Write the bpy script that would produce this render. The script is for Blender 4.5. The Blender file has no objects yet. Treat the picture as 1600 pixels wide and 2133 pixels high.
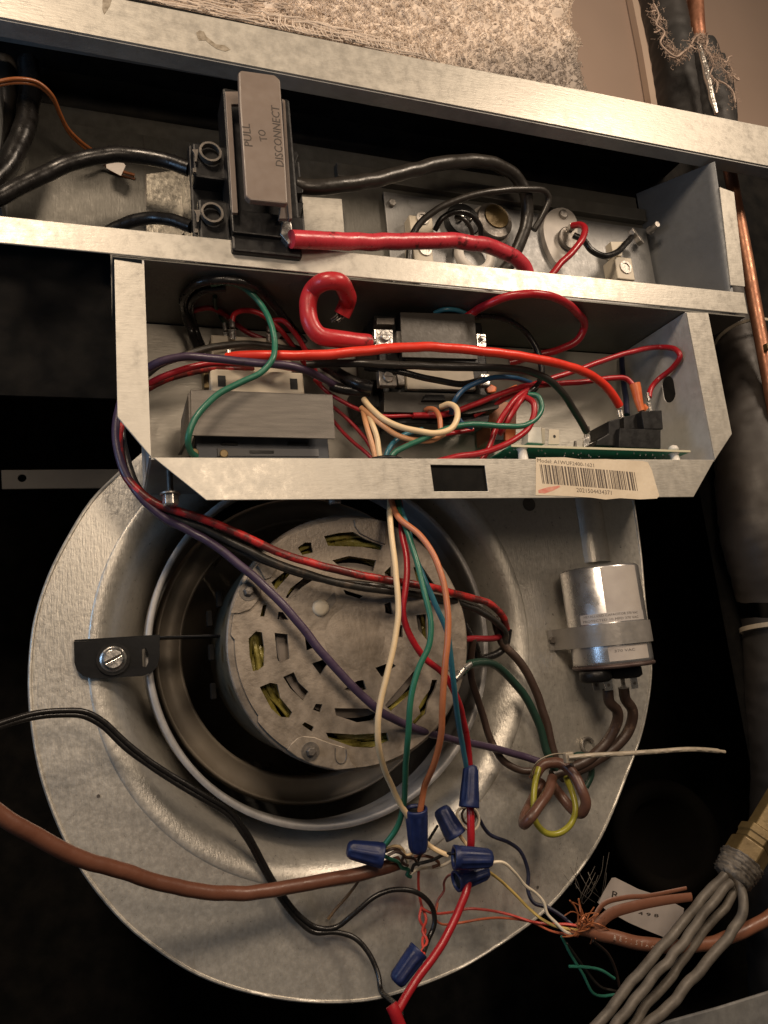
import bpy, bmesh, math, random
from mathutils import Vector, Matrix, noise
from mathutils.geometry import tessellate_polygon
random.seed(7)

# ------------------------------------------------------------------ camera
# authoring frame: millimetre-like units, X right along the cabinet, Y into it
# (0 = front lips of the sheet metal), Z up.  S turns them into metres.
S = 0.00075
ZOFF = 1400.0
DCAM = 500.0
CU, CV, FPX = 800.0, 1066.5, 1525.23
AX = Vector((0.93479639, -0.0219231, 0.35450683))
AY = Vector((-0.34158797, 0.21801807, 0.9142132))
AZ = Vector((-0.09733128, -0.97569847, 0.19631383))

def P(u, v, Y=0.0):
    """point of the plane Y = const seen at photograph position (u, v)"""
    r = Vector((u-CU, v-CV, FPX))
    w = Vector((AX.dot(r), AY.dot(r), AZ.dot(r)))
    t = (Y+DCAM)/w.y
    return Vector((w.x*t, Y, w.z*t))

def mm(px, p):
    """size at point p of something px photograph pixels wide"""
    q = Vector(p)+Vector((0, DCAM, 0))
    depth = AX.z*q.x+AY.z*q.y+AZ.z*q.z
    return px*depth/FPX

def W(p):
    return Vector((p[0]*S, p[1]*S, (p[2]+ZOFF)*S))

sc = bpy.context.scene
C = sc.collection
cam_d = bpy.data.cameras.new("camera")
cam_d.sensor_fit = 'VERTICAL'
cam_d.sensor_height = 24.0
cam_d.sensor_width = 24.0
cam_d.lens = 24.0*FPX/2133.0
cam_d.clip_start = 0.01
cam_d.clip_end = 20
cam = bpy.data.objects.new("camera", cam_d)
C.objects.link(cam)
right = Vector((AX.x, AY.x, AZ.x))
up = -Vector((AX.y, AY.y, AZ.y))
back = -Vector((AX.z, AY.z, AZ.z))
m = Matrix.Identity(4)
for i in range(3):
    m[i][0], m[i][1], m[i][2] = right[i], up[i], back[i]
m.translation = W((0, -DCAM, 0))
cam.matrix_world = m
sc.camera = cam

# ------------------------------------------------------------------ light
world = bpy.data.worlds.new("World")
sc.world = world
world.use_nodes = True
bgn = world.node_tree.nodes["Background"]
bgn.inputs[0].default_value = (1.0, 0.86, 0.72, 1)
bgn.inputs[1].default_value = 0.045

def area_lamp(name, pos, target, size, power, col):
    d = bpy.data.lights.new(name, 'AREA')
    d.shape = 'DISK'
    d.size = size
    d.energy = power
    d.color = col
    o = bpy.data.objects.new(name, d)
    C.objects.link(o)
    o.location = W(pos)
    o.rotation_euler = (W(target)-W(pos)).to_track_quat('-Z', 'Y').to_euler()
    return o
area_lamp("left_ceiling_lamp", (-260, -820, 900), (180, 60, 100), 0.22, 5.3, (1.0, 0.785, 0.575))
area_lamp("right_ceiling_lamp", (920, -760, 880), (260, 60, 120), 0.22, 5.3, (1.0, 0.80, 0.61))
area_lamp("room_lamp", (190, -690, 280), (200, 60, 40), 0.16, 0.75, (1.0, 0.78, 0.575))
area_lamp("window_glow", (-760, -230, 160), (300, 60, 50), 0.30, 1.1, (0.38, 0.64, 1.0))
sc.view_settings.view_transform = 'Standard'
sc.view_settings.look = 'None'
sc.view_settings.exposure = 0.0
sc.view_settings.gamma = 1.0

# ------------------------------------------------------------------ materials
def lin(r, g, b):
    f = lambda c: ((c/255+0.055)/1.055)**2.4 if c/255 > 0.04045 else c/255/12.92
    return (f(r), f(g), f(b))

def mat(name, col, rough=0.5, metal=0.0, col2=None, nscale=60.0, bump=0.0, bscale=200.0,
        rvar=0.0, spec=0.5, stretch=(1, 1, 1), coat=0.0, nlow=0.35, nhigh=0.65, det=4.0):
    mt = bpy.data.materials.new(name)
    mt.use_nodes = True
    nt = mt.node_tree
    b = nt.nodes["Principled BSDF"]
    b.inputs["Roughness"].default_value = rough
    b.inputs["Metallic"].default_value = metal
    b.inputs["Specular IOR Level"].default_value = spec
    b.inputs["Coat Weight"].default_value = coat
    b.inputs["Base Color"].default_value = (*col, 1)
    tc = nt.nodes.new("ShaderNodeTexCoord")
    mp = nt.nodes.new("ShaderNodeMapping")
    mp.inputs["Scale"].default_value = stretch
    nt.links.new(tc.outputs["Object"], mp.inputs["Vector"])
    if col2 is not None:
        n = nt.nodes.new("ShaderNodeTexNoise")
        n.inputs["Scale"].default_value = nscale
        n.inputs["Detail"].default_value = det
        r = nt.nodes.new("ShaderNodeValToRGB")
        r.color_ramp.elements[0].position = nlow
        r.color_ramp.elements[1].position = nhigh
        r.color_ramp.elements[0].color = (*col, 1)
        r.color_ramp.elements[1].color = (*col2, 1)
        nt.links.new(mp.outputs[0], n.inputs["Vector"])
        nt.links.new(n.outputs[0], r.inputs[0])
        nt.links.new(r.outputs[0], b.inputs["Base Color"])
    if rvar > 0:
        n2 = nt.nodes.new("ShaderNodeTexNoise")
        n2.inputs["Scale"].default_value = bscale*0.7
        n2.inputs["Detail"].default_value = 6
        mr = nt.nodes.new("ShaderNodeMapRange")
        mr.inputs["From Min"].default_value = 0.3
        mr.inputs["From Max"].default_value = 0.7
        mr.inputs["To Min"].default_value = max(0.05, rough-rvar)
        mr.inputs["To Max"].default_value = rough+rvar
        nt.links.new(mp.outputs[0], n2.inputs["Vector"])
        nt.links.new(n2.outputs[0], mr.inputs["Value"])
        nt.links.new(mr.outputs[0], b.inputs["Roughness"])
    if bump > 0:
        n3 = nt.nodes.new("ShaderNodeTexNoise")
        n3.inputs["Scale"].default_value = bscale
        n3.inputs["Detail"].default_value = 5
        bp = nt.nodes.new("ShaderNodeBump")
        bp.inputs["Strength"].default_value = bump
        bp.inputs["Distance"].default_value = 0.001
        nt.links.new(mp.outputs[0], n3.inputs["Vector"])
        nt.links.new(n3.outputs[0], bp.inputs["Height"])
        nt.links.new(bp.outputs[0], b.inputs["Normal"])
    return mt

def galvanized(name, a, b_, dirt, metal=0.55, rough=0.42, grain=(700, 700, 160), bump=0.25, spangle=0.25, midscale=130):
    """zinc coated sheet: cloudy tone, fine drawn grain, spangle and scattered dirt"""
    mt = bpy.data.materials.new(name)
    mt.use_nodes = True
    nt = mt.node_tree
    b = nt.nodes["Principled BSDF"]
    tc = nt.nodes.new("ShaderNodeTexCoord")
    def nz(scale, vec, det=5, rg=0.55):
        n = nt.nodes.new("ShaderNodeTexNoise")
        n.inputs["Scale"].default_value = scale
        n.inputs["Detail"].default_value = det
        n.inputs["Roughness"].default_value = rg
        nt.links.new(vec, n.inputs["Vector"])
        return n
    mp = nt.nodes.new("ShaderNodeMapping")
    mp.inputs["Scale"].default_value = grain
    nt.links.new(tc.outputs["Object"], mp.inputs["Vector"])
    cloud = nz(16, tc.outputs["Object"], 6, 0.6)
    fine = nz(1.0, mp.outputs[0], 3)
    mid = nz(midscale, tc.outputs["Object"], 6, 0.7)
    r1 = nt.nodes.new("ShaderNodeValToRGB")
    r1.color_ramp.elements[0].position = 0.36
    r1.color_ramp.elements[1].position = 0.64
    r1.color_ramp.elements[0].color = (*a, 1)
    r1.color_ramp.elements[1].color = (*b_, 1)
    nt.links.new(cloud.outputs[0], r1.inputs[0])
    mx = nt.nodes.new("ShaderNodeMix")
    mx.data_type = 'RGBA'
    mx.blend_type = 'MULTIPLY'
    mx.inputs["Factor"].default_value = spangle
    r2 = nt.nodes.new("ShaderNodeValToRGB")
    r2.color_ramp.elements[0].position = 0.38
    r2.color_ramp.elements[1].position = 0.60
    r2.color_ramp.elements[0].color = (0.35, 0.33, 0.30, 1)
    r2.color_ramp.elements[1].color = (1, 1, 1, 1)
    nt.links.new(mid.outputs[0], r2.inputs[0])
    nt.links.new(r1.outputs[0], mx.inputs["A"])
    nt.links.new(r2.outputs[0], mx.inputs["B"])
    dn = nz(42, tc.outputs["Object"], 8, 0.72)
    r3 = nt.nodes.new("ShaderNodeValToRGB")
    r3.color_ramp.elements[0].position = 0.60
    r3.color_ramp.elements[1].position = 0.72
    r3.color_ramp.elements[0].color = (0, 0, 0, 1)
    r3.color_ramp.elements[1].color = (0.55, 0.55, 0.55, 1)
    nt.links.new(dn.outputs[0], r3.inputs[0])
    mx2 = nt.nodes.new("ShaderNodeMix")
    mx2.data_type = 'RGBA'
    nt.links.new(r3.outputs[0], mx2.inputs["Factor"])
    nt.links.new(mx.outputs["Result"], mx2.inputs["A"])
    mx2.inputs["B"].default_value = (*dirt, 1)
    nt.links.new(mx2.outputs["Result"], b.inputs["Base Color"])
    mr = nt.nodes.new("ShaderNodeMapRange")
    mr.inputs["From Min"].default_value = 0.3
    mr.inputs["From Max"].default_value = 0.7
    mr.inputs["To Min"].default_value = rough-0.10
    mr.inputs["To Max"].default_value = rough+0.14
    nt.links.new(mid.outputs[0], mr.inputs["Value"])
    nt.links.new(mr.outputs[0], b.inputs["Roughness"])
    b.inputs["Metallic"].default_value = metal
    add = nt.nodes.new("ShaderNodeMath")
    add.operation = 'ADD'
    nt.links.new(fine.outputs[0], add.inputs[0])
    nt.links.new(mid.outputs[0], add.inputs[1])
    bp = nt.nodes.new("ShaderNodeBump")
    bp.inputs["Strength"].default_value = bump
    bp.inputs["Distance"].default_value = 0.0006
    nt.links.new(add.outputs[0], bp.inputs["Height"])
    nt.links.new(bp.outputs[0], b.inputs["Normal"])
    return mt

GALV = galvanized("galvanized_sheet", (0.455, 0.43, 0.38), (0.505, 0.48, 0.425), (0.33, 0.30, 0.25), metal=0.45, rough=0.40, grain=(160, 900, 900), spangle=0.07, bump=0.16)
GALVB = galvanized("galvanized_blower", (0.62, 0.59, 0.53), (0.70, 0.67, 0.605), (0.42, 0.38, 0.33), metal=0.62, rough=0.35, grain=(1100, 1100, 160), bump=0.33, spangle=0.16, midscale=300)
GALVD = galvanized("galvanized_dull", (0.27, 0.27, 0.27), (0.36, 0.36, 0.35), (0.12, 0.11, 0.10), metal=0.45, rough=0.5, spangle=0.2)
GALVI = galvanized("galvanized_inside", (0.44, 0.43, 0.42), (0.54, 0.53, 0.52), (0.22, 0.2, 0.18), metal=0.35, rough=0.46, spangle=0.15)
GALVK = galvanized("galvanized_shaded", (0.115, 0.110, 0.096), (0.155, 0.149, 0.132), (0.07, 0.06, 0.05), metal=0.4, rough=0.5, spangle=0.2)  # darker copy of the sheet, with the compartment's shade put into its colour
SHIELD = galvanized("motor_shield_metal", (0.235, 0.198, 0.158), (0.32, 0.272, 0.22), (0.06, 0.05, 0.04), metal=0.3, rough=0.42, grain=(500, 500, 500), bump=0.3, spangle=0.4)
SHELL = galvanized("motor_shell_metal", (0.085, 0.078, 0.055), (0.12, 0.11, 0.08), (0.03, 0.027, 0.022), metal=0.3, rough=0.5, spangle=0.3)
TAUPE = mat("taupe_anodised", (0.095, 0.085, 0.074), 0.42, 0.25, (0.135, 0.121, 0.105), 45, 0.2, 500, 0.08, stretch=(1, 1, 9))
OLIVE = mat("olive_plate", (0.036, 0.031, 0.025), 0.45, 0.15, (0.046, 0.040, 0.032), 60, 0.1, 500, 0.05)
PULL = mat("pull_head_plastic", (0.15, 0.118, 0.099), 0.42, 0.0, (0.17, 0.135, 0.113), 35, 0.05, 260, 0.08)
BLACK = mat("black_plastic", (0.006, 0.006, 0.0065), 0.40, 0.0, (0.011, 0.0105, 0.0105), 80, 0.15, 300, 0.08, spec=0.3)
BLACKM = mat("black_matt", (0.012, 0.012, 0.013), 0.75, 0.0, (0.02, 0.02, 0.02), 40, 0.2, 200)
LINER = mat("black_liner", (0.006, 0.006, 0.006), 0.95, 0.0, (0.013, 0.012, 0.011), 60, 0.5, 220, spec=0.1)
STEEL = mat("bright_steel", (0.55, 0.53, 0.50), 0.26, 0.9, (0.72, 0.70, 0.66), 120, 0.2, 400, 0.1)
DULLSTEEL = mat("dull_steel", (0.30, 0.28, 0.26), 0.4, 0.8, (0.45, 0.42, 0.38), 150, 0.2, 400, 0.1)
BOLTM = mat("dark_bolt", (0.11, 0.10, 0.09), 0.45, 0.5, (0.17, 0.15, 0.13), 150, 0.2, 400, 0.1)
BRASS = mat("brass", (0.11, 0.075, 0.03), 0.42, 0.45, (0.17, 0.12, 0.05), 60, 0.2, 300, 0.1)
COPPER = mat("copper", (0.24, 0.10, 0.058), 0.46, 0.6, (0.36, 0.17, 0.10), 50, 0.15, 300, 0.12)
COPPERW = mat("copper_strand", (0.30, 0.095, 0.035), 0.45, 0.3, (0.46, 0.17, 0.07), 200)
CANM = mat("capacitor_can", (0.62, 0.61, 0.61), 0.29, 0.9, (0.70, 0.69, 0.68), 40, 0.12, 150, 0.07)
LABELW = mat("faded_label", (0.42, 0.38, 0.35), 0.5, 0.1, (0.50, 0.46, 0.42), 60, 0.1, 300)
PAPER = mat("label_paper", (0.56, 0.47, 0.35), 0.55, 0.0, (0.66, 0.57, 0.44), 45, 0.2, 300)
PAPERW = mat("tag_paper", (0.34, 0.30, 0.275), 0.6, 0.0, (0.42, 0.37, 0.34), 50)
INK = mat("ink", (0.07, 0.055, 0.045), 0.6, 0.0, (0.14, 0.11, 0.085), 900, nlow=0.4, nhigh=0.7)
INKG = mat("worn_ink", (0.035, 0.027, 0.022), 0.6)
REDINK = mat("red_smear", (0.55, 0.16, 0.12), 0.6, 0, (0.60, 0.35, 0.26), 220)
CREAMP = mat("cream_plastic", (0.46, 0.41, 0.32), 0.45, 0.0, (0.54, 0.48, 0.38), 60, 0.1, 300)
WHITEP = mat("white_plastic", (0.62, 0.59, 0.54), 0.4, 0.0, (0.70, 0.67, 0.61), 60, 0.1, 300)
CERAM = mat("ceramic", (0.50, 0.47, 0.43), 0.5, 0.0, (0.60, 0.56, 0.51), 60, 0.1, 300)
PCB = mat("circuit_board_green", (0.02, 0.24, 0.14), 0.35, 0.0, (0.03, 0.30, 0.18), 100, 0.1, 300)
PCBEDGE = mat("circuit_board_edge", (0.50, 0.47, 0.34), 0.5)
SOLDER = mat("solder", (0.7, 0.7, 0.68), 0.25, 0.9)
VARNISH = mat("varnished_winding", (0.20, 0.17, 0.035), 0.28, 0.1, (0.36, 0.31, 0.08), 260, 0.9, 160, 0.1, stretch=(1, 1, 1), coat=0.5)
LAMIN = mat("stator_laminations", (0.16, 0.135, 0.115), 0.5, 0.3, (0.22, 0.19, 0.165), 100)
ORANGEP = mat("orange_vinyl", (0.55, 0.12, 0.035), 0.35, 0.0, (0.66, 0.18, 0.06), 120)
BROWNP = mat("brown_phenolic", (0.26, 0.09, 0.04), 0.4, 0.0, (0.34, 0.13, 0.06), 120)
NUTBLUE = mat("wire_nut_blue", (0.006, 0.013, 0.060), 0.45, 0.0, (0.010, 0.021, 0.090), 150, 0.2, 350, 0.08)
TIE = mat("nylon_tie", (0.30, 0.26, 0.20), 0.45, 0.0, (0.40, 0.34, 0.26), 120)
FOAM = mat("black_pipe_foam", (0.010, 0.009, 0.0085), 0.6, 0.0, (0.024, 0.020, 0.018), 14, 0.4, 90, 0.1)
FOAMB = mat("brown_black_foam", (0.020, 0.016, 0.0135), 0.58, 0.0, (0.034, 0.027, 0.022), 10, 0.35, 70, 0.1)
LINT = mat("lint_fibre", (0.28, 0.205, 0.16), 0.95, 0.0, (0.46, 0.35, 0.28), 90)
WALLM = mat("painted_wall", (0.36, 0.265, 0.21), 0.8, 0.0, (0.40, 0.295, 0.235), 5, 0.1, 120)
WALLT = mat("wall_casing", (0.60, 0.46, 0.36), 0.7)
TUBEW = mat("aluminium_tube", (0.075, 0.064, 0.052), 0.55, 0.15, (0.155, 0.135, 0.112), 70, 0.3, 260, 0.1)  # darkened in the colour to stand in for the light falling off
FOILM = mat("crumpled_foil", (0.6, 0.57, 0.52), 0.3, 0.8, (0.75, 0.71, 0.65), 80, 1.0, 180)
DARKBR = mat("shaded_brown_rubber", (0.0022, 0.0017, 0.0012), 0.85, 0.0, (0.0035, 0.0026, 0.0018), 30, spec=0.08)  # near-black: the dimness around the cap is put into its colour

def blanket_mat():
    mt = mat("fibre_blanket", (0.56, 0.475, 0.40), 0.95, 0.0, (0.72, 0.62, 0.53), 75, 0.9, 220, spec=0.2)
    nt = mt.node_tree
    b = nt.nodes["Principled BSDF"]
    src = b.inputs["Base Color"].links[0].from_socket
    # grey shadow painted into the colour towards the torn right end
    tc = nt.nodes.new("ShaderNodeTexCoord")
    n = nt.nodes.new("ShaderNodeTexNoise")
    n.inputs["Scale"].default_value = 9
    n.inputs["Detail"].default_value = 5
    nt.links.new(tc.outputs["Object"], n.inputs["Vector"])
    sx = nt.nodes.new("ShaderNodeSeparateXYZ")
    nt.links.new(tc.outputs["Object"], sx.inputs[0])
    a = nt.nodes.new("ShaderNodeMath"); a.operation = 'MULTIPLY_ADD'
    nt.links.new(sx.outputs["X"], a.inputs[0]); a.inputs[1].default_value = 3.2
    nt.links.new(n.outputs[0], a.inputs[2])
    z = nt.nodes.new("ShaderNodeMath"); z.operation = 'MULTIPLY_ADD'
    nt.links.new(sx.outputs["Z"], z.inputs[0]); z.inputs[1].default_value = -11.0
    nt.links.new(a.outputs[0], z.inputs[2])
    r = nt.nodes.new("ShaderNodeValToRGB")
    r.color_ramp.elements[0].position = 0.38
    r.color_ramp.elements[1].position = 0.75
    r.color_ramp.elements[0].color = (0, 0, 0, 1)
    r.color_ramp.elements[1].color = (0.8, 0.8, 0.8, 1)
    nt.links.new(z.outputs[0], r.inputs[0])
    mx = nt.nodes.new("ShaderNodeMix"); mx.data_type = 'RGBA'
    nt.links.new(r.outputs[0], mx.inputs["Factor"])
    nt.links.new(src, mx.inputs["A"])
    mx.inputs["B"].default_value = (0.27, 0.235, 0.21, 1)
    nt.links.new(mx.outputs["Result"], b.inputs["Base Color"])
    return mt
BLANKET = blanket_mat()

_wm = {}
def wire_mat(name, c, rough=0.34, dirt=0.25, dirtcol=(0.02, 0.015, 0.012)):
    """PVC insulation with slight mottling and specks of grime"""
    if name in _wm:
        return _wm[name]
    c2 = tuple(min(1, x*1.25) for x in c)
    mt = mat(name, c, rough, 0.0, c2, 35, 0.12, 400, 0.08)
    nt = mt.node_tree
    b = nt.nodes["Principled BSDF"]
    src = b.inputs["Base Color"].links[0].from_socket
    tc = nt.nodes.new("ShaderNodeTexCoord")
    n = nt.nodes.new("ShaderNodeTexNoise")
    n.inputs["Scale"].default_value = 95
    n.inputs["Detail"].default_value = 6
    n.inputs["Roughness"].default_value = 0.7
    nt.links.new(tc.outputs["Object"], n.inputs["Vector"])
    r = nt.nodes.new("ShaderNodeValToRGB")
    r.color_ramp.elements[0].position = 0.70-dirt*0.35
    r.color_ramp.elements[1].position = 0.76-dirt*0.30
    r.color_ramp.elements[0].color = (0, 0, 0, 1)
    r.color_ramp.elements[1].color = (0.8, 0.8, 0.8, 1)
    nt.links.new(n.outputs[0], r.inputs[0])
    mx = nt.nodes.new("ShaderNodeMix"); mx.data_type = 'RGBA'
    nt.links.new(r.outputs[0], mx.inputs["Factor"])
    nt.links.new(src, mx.inputs["A"])
    mx.inputs["B"].default_value = (*dirtcol, 1)
    nt.links.new(mx.outputs["Result"], b.inputs["Base Color"])
    _wm[name] = mt
    return mt
RED = wire_mat("red_insulation", (0.30, 0.010, 0.016), 0.33, 0.1)
REDB = wire_mat("bright_red_insulation", (0.60, 0.032, 0.016), 0.35, 0.1)
REDP = wire_mat("pinkish_red_insulation", (0.40, 0.022, 0.028), 0.33, 0.3)
REDG = wire_mat("grimy_red_insulation", (0.38, 0.018, 0.016), 0.37, 0.75)
REDD = wire_mat("dark_red_insulation", (0.20, 0.010, 0.016), 0.4, 0.2)
REDT = wire_mat("thin_red_insulation", (0.48, 0.06, 0.045), 0.4, 0.1)
BLK = wire_mat("black_insulation", (0.009, 0.008, 0.0075), 0.30, 0.1)
BLKG = wire_mat("grimy_black_insulation", (0.020, 0.018, 0.015), 0.36, 0.4, (0.07, 0.05, 0.035))
GRY = wire_mat("grey_black_insulation", (0.018, 0.0155, 0.013), 0.36, 0.1)
PURP = wire_mat("purple_insulation", (0.045, 0.028, 0.055), 0.38, 0.3)
GRN = wire_mat("green_insulation", (0.018, 0.115, 0.072), 0.36, 0.15)
GRND = wire_mat("dark_green_insulation", (0.012, 0.035, 0.024), 0.36, 0.3)
BLU = wire_mat("teal_blue_insulation", (0.025, 0.115, 0.16), 0.36, 0.15)
BLUD = wire_mat("deep_blue_insulation", (0.012, 0.05, 0.11), 0.36, 0.15)
CRM = wire_mat("cream_insulation", (0.62, 0.47, 0.28), 0.38, 0.12)
TAN = wire_mat("tan_insulation", (0.50, 0.26, 0.13), 0.38, 0.12)
ORN = wire_mat("orange_brown_insulation", (0.38, 0.13, 0.055), 0.36, 0.15)
BRN = wire_mat("brown_insulation", (0.038, 0.022, 0.016), 0.45, 0.35, (0.10, 0.062, 0.042))
BRNC = wire_mat("brown_cable_jacket", (0.125, 0.050, 0.030), 0.36, 0.05)
BRNJ = wire_mat("orange_brown_jacket", (0.16, 0.066, 0.038), 0.4, 0.2)
YGR = wire_mat("yellow_green_insulation", (0.24, 0.225, 0.025), 0.33, 0.1)
YEL = wire_mat("yellow_insulation", (0.50, 0.37, 0.12), 0.4, 0.1)
WHT = wire_mat("white_insulation", (0.62, 0.55, 0.43), 0.4, 0.15)
NAVY = wire_mat("navy_insulation", (0.012, 0.014, 0.035), 0.4, 0.1)
ORW = wire_mat("copper_orange_insulation", (0.20, 0.065, 0.02), 0.3, 0.1)
TEAL = wire_mat("teal_green_strand", (0.03, 0.17, 0.12), 0.4, 0.1)

# ------------------------------------------------------------------ mesh helpers
class M:
    def __init__(s):
        s.v = []; s.f = []; s.sm = []
    def add(s, verts, faces, smooth=False):
        o = len(s.v)
        s.v += [Vector(q) for q in verts]
        for f in faces:
            s.f.append([i+o for i in f]); s.sm.append(smooth)
        return s
    def box(s, x0, x1, y0, y1, z0, z1, bev=0.0, seg=2):
        bm = bmesh.new()
        bmesh.ops.create_cube(bm, size=1)
        for q in bm.verts:
            q.co = Vector(((x0+x1)/2+q.co.x*(x1-x0), (y0+y1)/2+q.co.y*(y1-y0), (z0+z1)/2+q.co.z*(z1-z0)))
        if bev > 0:
            bmesh.ops.bevel(bm, geom=bm.edges[:], offset=bev, segments=seg, affect='EDGES', profile=0.5)
        bm.verts.index_update()
        s.add([q.co.copy() for q in bm.verts], [[q.index for q in f.verts] for f in bm.faces], False)
        bm.free()
        return s
    def prism(s, poly, vec, holes=()):
        """planar polygon (3D points) with holes, thickened along vec"""
        loops = [list(map(Vector, poly))]+[list(map(Vector, h)) for h in holes]
        flat = [q for l in loops for q in l]
        tris = tessellate_polygon(loops)
        vec = Vector(vec)
        n = len(flat)
        # orient triangles
        nrm = Vector((0, 0, 0))
        for t in tris:
            nrm += (flat[t[1]]-flat[t[0]]).cross(flat[t[2]]-flat[t[0]])
        fl = nrm.dot(vec) > 0
        faces = []
        for t in tris:
            t = list(t)
            c = (flat[t[1]]-flat[t[0]]).cross(flat[t[2]]-flat[t[0]])
            if c.dot(vec) > 0:
                t = t[::-1]
            faces.append(t)
            faces.append([i+n for i in t[::-1]])
        k = 0
        for l in loops:
            L = len(l)
            for i in range(L):
                a, b = k+i, k+(i+1) % L
                faces.append([a, b, b+n, a+n])
            k += L
        s.add(flat+[q+vec for q in flat], faces)
        return s
    def tube(s, path, r, sides=12, caps=True, step=2.5, flat=None, spl=True, ridge=None):
        pts = spline(path, step) if spl else [Vector(q) for q in path]
        n = len(pts)
        if callable(r):
            rr = [r(i/(n-1)) for i in range(n)]
        else:
            rr = [r]*n
        t0 = (pts[1]-pts[0]).normalized()
        nv = t0.orthogonal().normalized()
        if flat is not None:
            nv = (Vector(flat[0])-t0*t0.dot(Vector(flat[0]))).normalized()
        verts = []; faces = []
        tp = t0
        for i in range(n):
            t = (pts[min(i+1, n-1)]-pts[max(i-1, 0)])
            t = t.normalized() if t.length > 1e-9 else tp
            q = tp.rotation_difference(t)
            nv = q @ nv
            nv = (nv-t*t.dot(nv)).normalized()
            bv = t.cross(nv)
            tp = t
            for k in range(sides):
                a = 2*math.pi*k/sides
                ra, rb = rr[i], rr[i]
                if flat is not None:
                    ra, rb = rr[i]*flat[1], rr[i]
                if ridge and k % 2:
                    ra *= ridge; rb *= ridge
                verts.append(pts[i]+nv*math.cos(a)*ra+bv*math.sin(a)*rb)
        for i in range(n-1):
            for k in range(sides):
                k2 = (k+1) % sides
                faces.append([i*sides+k, i*sides+k2, (i+1)*sides+k2, (i+1)*sides+k])
        o = len(s.v)
        s.add(verts, faces, True)
        if caps:
            s.f.append([o+k for k in range(sides)][::-1]); s.sm.append(False)
            s.f.append([o+(n-1)*sides+k for k in range(sides)]); s.sm.append(False)
        return s
    def lathe(s, c, axis, prof, n=48, smooth=True, close=False, ridge=None):
        """prof: list of (radius, distance along axis)"""
        axis = Vector(axis).normalized()
        a1 = axis.orthogonal().normalized()
        a2 = axis.cross(a1)
        c = Vector(c)
        verts = []
        for (r, h) in prof:
            for k in range(n):
                a = 2*math.pi*k/n
                rk = r*(ridge if (ridge and k % 4 in (1, 2)) else 1)
                verts.append(c+axis*h+(a1*math.cos(a)+a2*math.sin(a))*rk)
        faces = []
        L = len(prof)
        for i in range(L-1+(1 if close else 0)):
            j = (i+1) % L
            for k in range(n):
                k2 = (k+1) % n
                faces.append([i*n+k, i*n+k2, j*n+k2, j*n+k])
        s.add(verts, faces, smooth)
        return s
    def cyl(s, c, axis, r, h, n=24, bev=0.0):
        if bev > 0:
            s.lathe(c, axis, [(0.001, 0), (r-bev, 0), (r, bev), (r, h-bev), (r-bev, h), (0.001, h)], n, False)
        else:
            s.lathe(c, axis, [(0.001, 0), (r, 0), (r, h), (0.001, h)], n, False)
        return s
    def build(s, name, material, parent=None, label=None, cat=None, group=None, kind=None, bevel=0.0, autos=True):
        xs = [q.x for q in s.v]; ys = [q.y for q in s.v]; zs = [q.z for q in s.v]
        org = Vector(((min(xs)+max(xs))/2, (min(ys)+max(ys))/2, min(zs)))
        me = bpy.data.meshes.new(name)
        wo = W(org)
        me.from_pydata([W(q)-wo for q in s.v], [], s.f)
        me.polygons.foreach_set("use_smooth", s.sm)
        me.materials.append(material)
        me.update()
        if s.recalc:
            bm = bmesh.new(); bm.from_mesh(me)
            bmesh.ops.recalc_face_normals(bm, faces=bm.faces[:])
            bm.to_mesh(me); bm.free()
        o = bpy.data.objects.new(name, me)
        C.objects.link(o)
        if parent is not None:
            o.parent = parent
            o.location = wo-world_loc(parent)
        else:
            o.location = wo
        if bevel > 0:
            b = o.modifiers.new("bevel", 'BEVEL')
            b.width = bevel*S; b.segments = 2; b.limit_method = 'ANGLE'; b.angle_limit = math.radians(40)
        if any(s.sm) and not all(s.sm):
            me.set_sharp_from_angle(angle=math.radians(45))
        setp(o, label, cat, group, kind)
        return o
    recalc = True

def world_loc(o):
    l = Vector(o.location)
    while o.parent:
        o = o.parent
        l += Vector(o.location)
    return l

def setp(o, label=None, cat=None, group=None, kind=None):
    if label: o['label'] = label
    if cat: o['category'] = cat
    if group: o['group'] = group
    if kind: o['kind'] = kind
    return o

def thing(name, label, cat, loc, group=None):
    o = bpy.data.objects.new(name, None)
    C.objects.link(o)
    o.location = W(loc)
    o.empty_display_size = 0.01
    return setp(o, label, cat, group)

def spline(pts, step=2.5):
    pts = [Vector(q) for q in pts]
    if len(pts) == 2:
        n = max(2, int((pts[1]-pts[0]).length/(step*2)))
        return [pts[0].lerp(pts[1], i/n) for i in range(n+1)]
    e = [pts[0]*2-pts[1]]+pts+[pts[-1]*2-pts[-2]]
    out = []
    for i in range(1, len(e)-2):
        p0, p1, p2, p3 = e[i-1:i+3]
        d = [max(1e-6, (b-a).length**0.5) for a, b in ((p0, p1), (p1, p2), (p2, p3))]
        t0 = 0; t1 = d[0]; t2 = t1+d[1]; t3 = t2+d[2]
        n = max(2, int((p2-p1).length/step))
        for k in range(n):
            t = t1+(t2-t1)*k/n
            A1 = p0*((t1-t)/(t1-t0))+p1*((t-t0)/(t1-t0))
            A2 = p1*((t2-t)/(t2-t1))+p2*((t-t1)/(t2-t1))
            A3 = p2*((t3-t)/(t3-t2))+p3*((t-t2)/(t3-t2))
            B1 = A1*((t2-t)/(t2-t0))+A2*((t-t0)/(t2-t0))
            B2 = A2*((t3-t)/(t3-t1))+A3*((t-t1)/(t3-t1))
            out.append(B1*((t2-t)/(t2-t1))+B2*((t-t1)/(t2-t1)))
    out.append(pts[-1])
    return out

def PP(pts):
    return [P(*q) for q in pts]

def poly(pts, Y):
    return [P(u, v, Y) for u, v in pts]

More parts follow.
